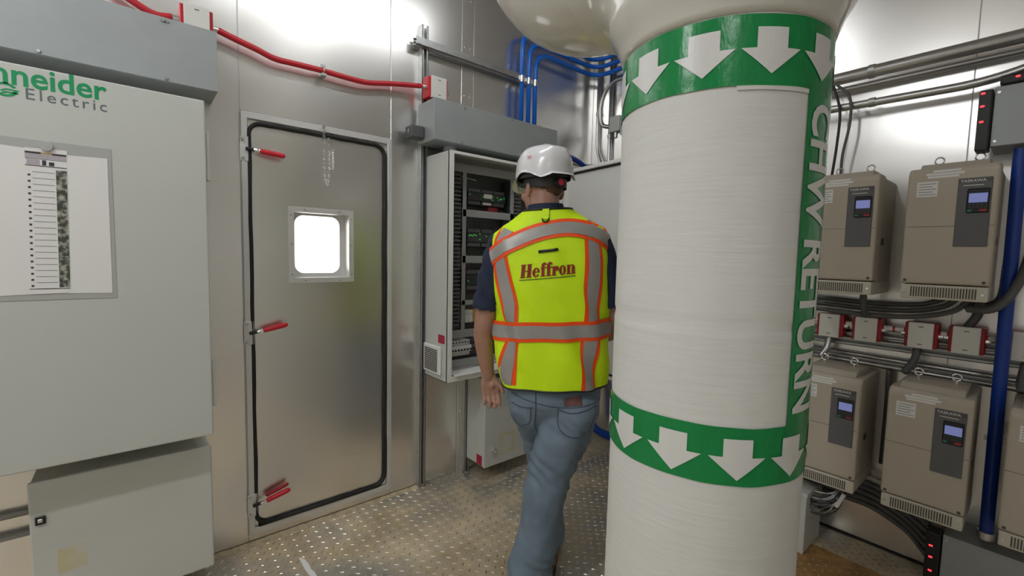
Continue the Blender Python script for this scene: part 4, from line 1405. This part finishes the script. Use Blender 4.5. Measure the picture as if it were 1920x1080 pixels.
def hand(mb, W, d_, s_, n_, curl, k=1.0):
    """W wrist, d_ towards the fingers, s_ towards the thumb, n_ out of the palm"""
    W, d_, s_, n_ = Vector(W), Vector(d_).normalized(), Vector(s_).normalized(), Vector(n_).normalized()
    for i in range(4):
        off = (.030 - .0195 * i) * k
        kn = W + d_ * (.086 - .003 * abs(i - 1)) * k + s_ * off
        cap(mb, [W + d_ * .012 * k + s_ * off * .55, W + d_ * .05 * k + s_ * off * .9, kn], [.0165 * k, .0150 * k, .0115 * k], 10)
        ln = (.072, .080, .075, .058)[i] * k
        p_ = kn
        a = curl[0]
        pts = [p_]
        for j, fr_ in enumerate((.46, .30, .24)):
            dr_ = d_ * math.cos(a) + n_ * math.sin(a) + s_ * .04 * (1.5 - i)
            p_ = p_ + dr_.normalized() * ln * fr_
            pts.append(p_)
            a += curl[1]
        cap(mb, pts, [.0088 * k, .0083 * k, .0078 * k, .0068 * k], 10)
    mb.ball(W + d_ * .045 * k + s_ * .012 * k + n_ * .006, .018 * k)
    tb = W + d_ * .028 * k + s_ * .026 * k + n_ * .006
    cap(mb, [W + d_ * .01 * k + s_ * .012 * k, tb, tb + (d_ * .7 + s_ * .55 + n_ * .25).normalized() * .034 * k, tb + (d_ * .8 + s_ * .45 + n_ * .3).normalized() * .062 * k], [.016 * k, .0135 * k, .0105 * k, .008 * k], 10)


hand(bd, (-.262, .03, .905), (.16, .0, -1), (.97, .12, .15), (.12, -.99, .0), (.45, .6))
hand(bd, (.215, .26, 1.055), (-.2, 1, .15), (-.9, -.2, .3), (-.2, -.1, -1), (.35, .45))
# legs under the jeans
cap(bd, [(.095, -.01, .86), (.035, -.02, .49), (-.055, -.02, .10)], [.07, .055, .04])
cap(bd, [(-.06, .03, .86), (-.02, .22, .49), (.0, .25, .10)], [.07, .055, .04])
me = fuse(bd, .0042, 5)
me.materials.append(M['skin'])
person = bpy.data.objects.new('person', me)
COL.objects.link(person)
person.location = PO
person.rotation_euler = (0, 0, PRZ)
setp(person, 'person in white hard hat and yellow safety vest walking away towards the open cabinet', 'person')


def part(me_or_mb, name, mat, parent=person, **kw):
    if isinstance(me_or_mb, MB):
        return me_or_mb.build(name, mat, parent, local=True, **kw)
    me_or_mb.name = name
    me_or_mb.materials.append(mat)
    o_ = bpy.data.objects.new(name, me_or_mb)
    COL.objects.link(o_)
    o_.parent = parent
    return o_


# --- eyes and glasses
for e in (-1, 1):
    part(MB().ball(hd(e * .031, .082, 1.697), .0115), 'eye', M['white'], smooth='all')
gl = part(MB().tube(spline([hd(-.07, .094, 1.712), hd(-.04, .116, 1.714), hd(0, .126, 1.712), hd(.04, .116, 1.714), hd(.07, .094, 1.712)], 4), .003, 6), 'safety_glasses', M['darkgrey'], smooth='all')
for e in (-1, 1):
    part(MB().tube([hd(e * .083, -.02, 1.692), hd(e * .086, .0, 1.703), hd(e * .080, .07, 1.707), hd(e * .07, .095, 1.71)], .0035, 6), 'temple', M['darkgrey'], gl, smooth='all')
for e in (-1, 1):
    ls = []
    for ring in range(2):
        ls.append([])
    part(MB().loft([[hd(e * (.006 + .066 * u_), .124 - .03 * u_ * u_, 1.712), hd(e * (.006 + .066 * u_), .1255 - .03 * u_ * u_, 1.712), hd(e * (.010 + .058 * u_), .1225 - .03 * u_ * u_, 1.672), hd(e * (.010 + .058 * u_), .121 - .03 * u_ * u_, 1.672)] for u_ in [q_ / 6 for q_ in range(7)]]), 'lens', M['glass'], gl, smooth=True)

# --- short hair: back and sides of the head
m_ = MB()
rings = []
for i in range(15):
    z = 1.648 + i * .0085
    s_ = math.sqrt(max(0.02, 1 - ((z - 1.722) / .1015) ** 2))
    row = []
    for k in range(25):
        a = math.radians(180 - 8 + (196) * k / 24)
        lo_ = .9 if i == 0 else 1
        row.append(hd(.0795 * s_ * lo_ * math.cos(a), -.003 + .1005 * s_ * lo_ * math.sin(a), z + (.012 * abs(math.cos(a)) if i < 6 else 0)))
    rings.append(row)
vs = [p_ for r_ in rings for p_ in r_]
fs = [(i * 25 + k, i * 25 + k + 1, (i + 1) * 25 + k + 1, (i + 1) * 25 + k) for i in range(14) for k in range(24)]
part(m_.add(vs, fs), 'hair', M['hair'], smooth='all')

# --- hard hat
rings, N = [], 72
prof = [(1.0, 0), (1.0, .10), (.995, .25), (.975, .42), (.93, .60), (.85, .76), (.73, .88), (.55, .96), (.32, .992), (.10, 1.0)]


def rimz(a):
    s_, c_ = math.sin(a), math.cos(a)
    z = 1.744 - .034 * max(0, s_)
    # lowered lobes at the rear quarters, cut-outs over the ears and at the nape
    dg_ = math.degrees(math.atan2(s_, abs(c_)))
    z -= .017 * max(0, 1 - abs(dg_ + 46) / 18) ** .7
    z += .008 * max(0, 1 - abs(dg_ + 8) / 20)
    return z


def hat_pt(a, r, h_):
    s_, c_ = math.sin(a), math.cos(a)
    rz_ = rimz(a)
    top = 1.862
    tl = .02 * s_ * (1 - h_)
    x = .112 * r * c_
    y = (.138 if s_ > 0 else .134) * r * s_
    z = rz_ + (top - rz_) * h_
    # crown ridges
    if h_ > .3:
        for rx_ in (-.035, .035):
            q = math.exp(-((x - rx_) / .011) ** 2) * .0035 * min(1, (h_ - .3) / .3)
            z += q
    return hd(x, y, z)


outer = []
for r, h_ in prof:
    outer.append([hat_pt(2 * math.pi * k / N, r, h_) for k in range(N)])
lip = []
for k in range(N):
    a = 2 * math.pi * k / N
    s_, c_ = math.sin(a), math.cos(a)
    ex = .006 + .034 * max(0, s_) ** 2 + .008 * max(0, -s_) ** 2
    lip.append(hd((.112 + ex * .5) * c_, (.136 + ex) * s_, rimz(a) - .004 - .016 * max(0, s_) ** 2 - .006 * max(0, -s_) ** 2))
inner = [[hat_pt(2 * math.pi * k / N, r * .965, h_ * .955) for k in range(N)] for r, h_ in prof[::-1]]
hat = part(MB().loft([lip] + outer, cap=False).add([p_ for r_ in inner for p_ in r_], [(i * N + k, i * N + (k + 1) % N, (i + 1) * N + (k + 1) % N, (i + 1) * N + k) for i in range(len(inner) - 1) for k in range(N)]).loft([inner[-1], lip], cap=False), 'hard_hat', M['hat'], smooth=True)
hb = MB()
rows = []
for zz in (1.690, 1.694, 1.722, 1.726):
    rows.append([hd(.0845 * math.cos(2 * math.pi * k / 40), -.003 + .106 * math.sin(2 * math.pi * k / 40), zz + .018 * max(0, math.sin(2 * math.pi * k / 40))) for k in range(40)])
part(hb.loft(rows, cap=False), 'headband', M['black'], hat, smooth='all')
rows = []
for s_, r_ in ((.0, .985), (.6, .99), (1.0, .95)):
    rows.append([hd(.104 * r_ * math.cos(2 * math.pi * k / 40), .124 * r_ * math.sin(2 * math.pi * k / 40), 1.728 + .03 * s_) for k in range(40)])
part(MB().loft(rows, cap=False), 'liner', M['black'], hat, smooth='all')
kb = hd(0, -.112, 1.706)
bk = (HROT @ Vector((0, -1, 0)))
kn = part(MB().cyl(kb - bk * .006, kb + bk * .012, .021, .019, 20), 'adjuster_knob', M['black'], hat, smooth=True)
part(MB().cyl(kb + bk * .012, kb + bk * .0135, .0125, .012, 20), 'knob_cap', M['knob'], hat, smooth=True)


def hat_decal(a0, a1, h0, h1, name):
    vs = []
    for a in [a0 + (a1 - a0) * k / 6 for k in range(7)]:
        for h_ in (h0, h1):
            # invert the profile to find the radius at this height
            for (r0_, q0), (r1_, q1) in zip(prof, prof[1:]):
                if q0 <= h_ <= q1:
                    r_ = r0_ + (r1_ - r0_) * (h_ - q0) / (q1 - q0)
                    break
            vs.append(hat_pt(a, r_ * 1.012, h_))
    part(MB().add(vs, [(2 * i, 2 * i + 2, 2 * i + 3, 2 * i + 1) for i in range(6)]), name, M['pink'], hat, smooth='all', fixn=False)


for a0, a1, h0, h1 in ((-75, -52, .70, .73), (-72, -46, .64, .665), (-70, -60, .56, .60), (-57, -46, .565, .59), (196, 206, .50, .53), (197, 205, .44, .47)):
    hat_decal(math.radians(a0), math.radians(a1), h0, h1, 'sticker')

# --- torso surface used by vest and its trims
ROWS = [  # z, cx, a, b
    (.88, .020, .216, .146), (.94, .014, .222, .148), (1.02, .004, .233, .150), (1.10, -.001, .238, .148), (1.2, -.003, .236, .146), (1.3, -.006, .231, .146),
    (1.38, -.012, .236, .143), (1.44, -.016, .243, .136), (1.485, -.018, .243, .126), (1.515, -.02, .228, .116), (1.545, -.023, .188, .104), (1.575, -.026, .140, .092), (1.605, -.029, .098, .082)]
SE = 2.5


def fold(x, z):
    f_ = .0065 * math.sin((x * 1.0 + z * .55) * 42 + 2.2 * noise.noise((x * 6, z * 5, 1))) * (.35 + .65 * max(0, min(1, (1.45 - z) / .35)))
    f_ += .011 * noise.noise((x * 8, z * 5, 4))
    return f_ * min(1, max(0.25, (1.56 - z) / .15))


def torso(th, z, off=0.0):
    cx, a, b = interp(ROWS, z)
    c_, s_ = math.cos(th), math.sin(th)
    x = cx + (a + off) * abs(c_) ** (2 / SE) * (1 if c_ >= 0 else -1)
    y = (b + off) * abs(s_) ** (2 / SE) * (1 if s_ >= 0 else -1)
    f_ = fold(x, z)
    k_ = 1 + f_ / math.hypot(a, b) * 1.6
    return Vector((cx + (x - cx) * k_, y * k_ - .0, z + .065 * (x) * max(0, min(1, (z - 1.2) / .25))))


def backpt(x, z, off=0.0):
    cx, a, b = interp(ROWS, z)
    u_ = max(-.995, min(.995, (x - cx) / a))
    c_ = abs(u_) ** (SE / 2) * (1 if u_ >= 0 else -1)
    return torso(-math.acos(max(-1, min(1, c_))), z, off)


N = 96
NZ = 52
rings = []
for i in range(NZ + 1):
    z = .897 + (1.603 - .897) * i / NZ
    rg = []
    for k in range(N):
        th = 2 * math.pi * k / N
        hz = 0.010 * math.cos(th) if i == 0 else 0.010 * math.cos(th) * max(0, 1 - i / 8)
        p_ = torso(th, z)
        p_.z += hz
        rg.append(p_)
    rings.append(rg)
vest = part(MB().loft(rings, cap=False), 'safety_vest', M['hivis'], smooth='all')
hem = [torso(2 * math.pi * k / N, .897, .001) + Vector((0, 0, .010 * math.cos(2 * math.pi * k / N))) for k in range(N)]
part(MB().tube(hem, .0035, 6, closed=True), 'hem_binding', M['black'], vest, smooth='all')
part(MB().tube([torso(2 * math.pi * k / N, 1.603, .001) for k in range(N)], .005, 6, closed=True), 'neck_binding', M['black'], vest, smooth='all')


def ribbon(pts, w_, off, name, mat, n=3):
    """pts: list of (x, z) on the back, ribbon of width w_ following them"""
    pts = [Vector((a, b)) for a, b in pts]
    sp_ = [Vector((q_.x, q_.y)) for q_ in spline([(a.x, a.y, 0) for a in pts], 8)]
    vs, fs = [], []
    for i, q_ in enumerate(sp_):
        d_ = (sp_[min(i + 1, len(sp_) - 1)] - sp_[max(i - 1, 0)]).normalized()
        nn_ = Vector((-d_.y, d_.x))
        for k in range(n + 1):
            w2 = q_ + nn_ * w_ * (k / n - .5)
            vs.append(backpt(w2.x, w2.y, off))
    for i in range(len(sp_) - 1):
        for k in range(n):
            a = i * (n + 1) + k
            fs.append((a, a + 1, a + n + 2, a + n + 1))
    return part(MB().add(vs, fs), name, mat, vest, smooth='all', fixn=False)


def belt(zc, w_, off, name, mat):
    vs, fs = [], []
    n_ = 120
    for k in range(n_):
        th = 2 * math.pi * k / n_
        for j in range(4):
            z = zc(th) + w_ * (j / 3 - .5)
            vs.append(torso(th, z, off))
    for k in range(n_):
        l_ = (k + 1) % n_
        for j in range(3):
            fs.append((k * 4 + j, l_ * 4 + j, l_ * 4 + j + 1, k * 4 + j + 1))
    return part(MB().add(vs, fs), name, mat, vest, smooth='all', fixn=False)


yoke = [(-.262, 1.405), (-.225, 1.435), (-.16, 1.474), (-.08, 1.506), (0, 1.523), (.07, 1.525), (.14, 1.510), (.19, 1.488), (.226, 1.462)]
zb = lambda th: 1.128 + .014 * math.cos(th)
left_up = [(-.203, 1.445), (-.196, 1.40), (-.182, 1.33), (-.163, 1.24), (-.158, 1.16)]
left_dn = [(-.150, 1.105), (-.160, 1.03), (-.166, .96), (-.162, .905)]
right_up = [(.150, 1.485), (.152, 1.40), (.154, 1.28), (.156, 1.16)]
right_dn = [(.152, 1.105), (.150, 1.03), (.150, .97), (.152, .905)]
sl = [(-.203, 1.445), (-.195, 1.49), (-.175, 1.53)]
sr = [(.150, 1.485), (.140, 1.52), (.122, 1.547)]
for s_ in (left_up, left_dn, right_up, right_dn, sl, sr):
    ribbon(s_, .064, .0022, 'orange_trim', M['orange'])
    ribbon(s_, .040, .0036, 'reflective_strip', M['silver'])
ribbon(yoke, .070, .0046, 'orange_trim', M['orange'])
ribbon(yoke, .044, .0060, 'reflective_strip', M['silver'])
belt(zb, .077, .0046, 'orange_trim', M['orange'])
belt(zb, .049, .0060, 'reflective_strip', M['silver'])
# pocket slit, hang loop, armhole binding
part(MB().tube([backpt(-.055, 1.437, .003), backpt(-.04, 1.4385, .004), backpt(.0, 1.441, .004), backpt(.018, 1.444, .003)], .0055, 8), 'mic_tab', M['black'], vest, smooth='all')
ribbon([(-.032, 1.562), (-.032, 1.585), (-.032, 1.603)], .024, .008, 'hang_loop', M['hivis'])
part(MB().tube([backpt(-.044, 1.565, .006), backpt(-.042, 1.555, .007), backpt(-.032, 1.55, .008), backpt(-.022, 1.555, .007), backpt(-.020, 1.565, .006)], .003, 6), 'loop_edge', M['black'], vest, smooth='all')
for pts in ([(-.246, 1.488), (-.252, 1.44), (-.238, 1.38), (-.224, 1.30), (-.222, 1.22)], [(.212, 1.490), (.218, 1.44), (.214, 1.38), (.212, 1.30), (.222, 1.22)]):
    part(MB().tube(spline([backpt(a, b, .002) for a, b in pts], 5), .0035, 6), 'armhole_binding', M['black'], vest, smooth='all')

# lettering on the back: fat slab serif letters drawn as polygons
def R(x0, x1, y0, y1): return poly([(x0, y0), (x1, y0), (x1, y1), (x0, y1)])


def ell(cx, cy, rx, ry, ix, iy, a0=0, a1=360, n=22):
    v_ = []
    for i in range(n + 1):
        a = math.radians(a0 + (a1 - a0) * i / n)
        v_.append((cx + rx * math.cos(a), cy + ry * math.sin(a)))
    for i in range(n + 1):
        a = math.radians(a0 + (a1 - a0) * i / n)
        v_.append((cx + ix * math.cos(a), cy + iy * math.sin(a)))
    return (v_, [(i, i + 1, n + 2 + i, n + 1 + i) for i in range(n)])


GL = {
    'H': ([R(.06, .32, 0, 1), R(.52, .78, 0, 1), R(.32, .52, .46, .53), R(0, .38, .93, 1), R(.46, .84, .93, 1), R(0, .38, 0, .07), R(.46, .84, 0, .07)], .90),
    'e': ([ell(.29, .34, .29, .35, .09, .29, 40, 330), R(.16, .57, .34, .41), ell(.29, .34, .29, .35, .10, .29, 0, 60)], .64),
    'f': ([R(.08, .32, 0, .88), R(0, .42, 0, .06), R(0, .46, .60, .67), ell(.30, .80, .22, .22, .02, .14, 10, 180)], .46),
    'r': ([R(.06, .30, 0, .67), R(0, .38, 0, .06), R(0, .2, .61, .67), ell(.42, .50, .13, .17, .02, .03), R(.30, .42, .57, .66)], .58),
    'o': ([ell(.30, .335, .30, .35, .09, .29)], .66),
    'n': ([R(.06, .30, 0, .67), R(.44, .68, 0, .5), R(0, .36, 0, .06), R(.38, .74, 0, .06), R(0, .2, .61, .67), ell(.44, .46, .24, .21, .05, .14, 0, 130)], .78)}
pol = []
pen = 0
for ch_ in 'Heffron':
    g_, ad = GL[ch_]
    for v_, f_ in g_: pol.append(([(a + pen, b) for a, b in v_], f_))
    pen += ad
ks = .208 / pen
tilt = .075
flat_poly('lettering', [([(a * ks, b * .052) for a, b in v_], f_) for v_, f_ in pol], lambda a, b, h: backpt(-.117 + a, 1.336 + b + a * tilt, .0035), M['logo'], vest, cutx=.012, cuty=.012, local=True)
flat_poly('lettering_underline', [poly([(0, -.010), (.21, -.010), (.21, -.0075), (0, -.0075)])], lambda a, b, h: backpt(-.12 + a, 1.336 + b + a * tilt, .0035), M['black'], vest, cutx=.012, local=True)

# --- navy shirt: sleeves, collar and the hidden torso
st = MB()
cap(st, [(-.195, -.005, 1.452), (-.238, -.008, 1.32), (-.268, -.008, 1.195)], [.077, .068, .062], 22)
cap(st, [(.158, -.005, 1.475), (.212, -.006, 1.34), (.232, -.004, 1.22)], [.077, .067, .061], 22)
for a in [(-.02, 0, 1.48, .15, .085), (-.015, 0, 1.38, .18, .115), (0, 0, 1.2, .19, .115), (.01, .0, 1.05, .19, .115), (.018, 0, .94, .19, .115)]:
    st.ball(a[:3], a[3], a[4], .11, n=18)
shirt = part(fuse(st, .007, 6, lambda c: .005 * noise.noise((c.x * 16, c.y * 16, c.z * 9)) + .003 * math.sin(c.x * 70 + c.z * 55)), 'polo_shirt', M['navy'])
# trim the rounded sleeve ends flat
bm = bmesh.new()
bm.from_mesh(shirt.data)
for co, no in (((-.268, 0, 1.19), (-.12, 0, -1)), ((.232, 0, 1.215), (.1, 0, -1))):
    sel = [v_ for v_ in bm.verts if (v_.co - Vector(co)).dot(Vector(no)) > 0 and abs(v_.co.x) > .19 and v_.co.z > 1.1]
    # keep only the sleeve, not the torso
    sel = [v_ for v_ in sel if (v_.co.xy - Vector((co[0], 0))).length < .075 and (v_.co.x < -.2 or v_.co.x > .2)]
    bmesh.ops.delete(bm, geom=sel, context='VERTS')
bm.to_mesh(shirt.data)
bm.free()
rows = []
for r_, z in ((.074, 1.575), (.072, 1.60), (.068, 1.622), (.066, 1.625), (.064, 1.60)):
    rows.append([(-.036 + r_ * 1.06 * math.cos(2 * math.pi * k / 36), -.008 + r_ * math.sin(2 * math.pi * k / 36), z - .018 * max(0, math.sin(2 * math.pi * k / 36)) + .004 * math.cos(2 * math.pi * k / 36)) for k in range(36)])
part(MB().loft(rows, cap=False), 'collar', M['navy'], shirt, smooth='all')

# --- jeans
jn = MB()
jn.ball((.018, 0, .90), .205, .128, .10, n=24)
jn.ball((.018, .0, .84), .200, .135, .11, n=24)
jn.ball((.105, -.045, .80), .105, .105, .11, n=18)
jn.ball((-.075, -.005, .80), .098, .105, .11, n=18)


def leg(mb, spec):
    rings = []
    for x, y, z, rx, ry in spec:
        rings.append([(x + rx * math.cos(2 * math.pi * k / 22), y + ry * math.sin(2 * math.pi * k / 22), z) for k in range(22)])
    mb.loft(rings)


leg(jn, [(.105, -.02, .86, .11, .115), (.086, -.028, .76, .112, .112), (.066, -.03, .68, .112, .105), (.038, -.03, .60, .104, .096), (.014, -.03, .52, .096, .088), (.0, -.032, .45, .090, .084), (-.010, -.035, .38, .087, .084), (-.022, -.036, .30, .087, .088), (-.038, -.035, .20, .090, .094), (-.052, -.03, .12, .094, .102), (-.060, -.025, .055, .096, .112)])
leg(jn, [(-.07, .03, .86, .105, .11), (-.068, .055, .76, .098, .105), (-.055, .10, .68, .090, .098), (-.042, .15, .60, .086, .09), (-.03, .195, .52, .082, .082), (-.02, .225, .45, .078, .078), (-.01, .24, .38, .076, .076), (.0, .25, .28, .078, .082), (.005, .25, .18, .082, .09), (.005, .25, .05, .09, .105)])


def jw(c):
    f_ = .009 * noise.noise((c.x * 10, c.y * 10, c.z * 6)) + .0025 * noise.noise((c.x * 30, c.y * 30, c.z * 22))
    k_ = math.exp(-((c.z - .53) / .10) ** 2) + .8 * math.exp(-((c.z - .12) / .09) ** 2) + .7 * math.exp(-((c.z - .73) / .05) ** 2)
    f_ += k_ * .0052 * math.sin(c.z * 95 + c.x * 60 + 7 * noise.noise((c.x * 7, c.y * 7, c.z * 6)))
    return f_


jeans = part(fuse(jn, .0075, 7, jw), 'jeans', M['denim'])
bvh = BVHTree.FromPolygons([v_.co.copy() for v_ in jeans.data.vertices], [tuple(p_.vertices) for p_ in jeans.data.polygons])


def onjeans(x, z, off):
    h_ = bvh.ray_cast(Vector((x, -1, z)), Vector((0, 1, 0)))
    if h_[0] is None: return Vector((x, 0, z))
    return h_[0] + Vector((0, -off, 0))


def drape(polyg, off, name, mat, cut=.01):
    flat_poly(name, [poly(polyg)], lambda a, b, h: onjeans(a, b, off), mat, jeans, cutx=cut, cuty=cut, local=True)


drape([(.060, .838), (.128, .846), (.128, .876), (.060, .868)], .004, 'leather_patch', M['leather'])


def stitch(pts, name='seam', r=.0022, off=.001, mat='denimdark'):
    sp_ = spline([(a, b, 0) for a, b in pts], 8)
    part(MB().tube([onjeans(q_.x, q_.y, off) for q_ in sp_], r, 5), name, M[mat], jeans, smooth='all')


stitch([(-.052, .885), (-.050, .82), (-.053, .74), (-.045, .70)])
stitch([(.035, .825), (.08, .815), (.14, .825), (.185, .838)], 'pocket_edge')
stitch([(.035, .825), (.045, .745), (.11, .715), (.165, .748), (.185, .838)], 'pocket_edge', .0018)
stitch([(-.06, .82), (-.10, .815), (-.15, .822)], 'pocket_edge')
stitch([(-.07, .82), (-.075, .75), (-.115, .725), (-.145, .76)], 'pocket_edge', .0018)
stitch([(-.15, .862), (-.05, .842), (.06, .832), (.20, .852)], 'waistband_seam', .0018)

# --- boots
def boot(cx, cy, yaw, name):
    rt = Matrix.Rotation(yaw, 3, 'Z')
    mb = MB()
    P = lambda x, y, z: Vector((cx, cy, 0)) + rt @ Vector((x, y, z))
    for x, y, z, rx, ry, rz_ in ((0, -.03, .075, .045, .055, .06), (0, .02, .065, .046, .07, .05), (0, .10, .045, .048, .075, .035), (0, .16, .042, .046, .05, .03), (0, -.02, .13, .042, .05, .06)):
        mb.ball(P(x, y, z), rx, ry, rz_, rot=rt)
    me_ = fuse(mb, .007, 5)
    for v_ in me_.vertices: v_.co.z = max(.018, v_.co.z)
    b_ = part(me_, name, M['boot'])
    ol = [(.050 * math.cos(a) * (1.0 if math.sin(a) > 0 else .85), .06 + .15 * math.sin(a)) for a in [2 * math.pi * k / 28 for k in range(28)]]
    so = MB().prism([tuple((rt @ Vector((a, b, 0)))[:2]) for a, b in ol], (cx, cy, .001), (1, 0, 0), (0, 1, 0), (0, 0, 1), .02)
    part(so, 'sole', M['sole'], b_)


boot(-.035, -.035, -.35, 'boot')
boot(.005, .24, -.1, 'boot')

# ------------------------------------------------------------------ strip lights
for k, (x, y, e_, lb) in enumerate(LAMPS):
    lamp(x, y, material('glowing_diffuser', (0.9, 0.9, 0.9), 0.5, emit=(0.97, 0.99, 1.0), estr=e_), lb)
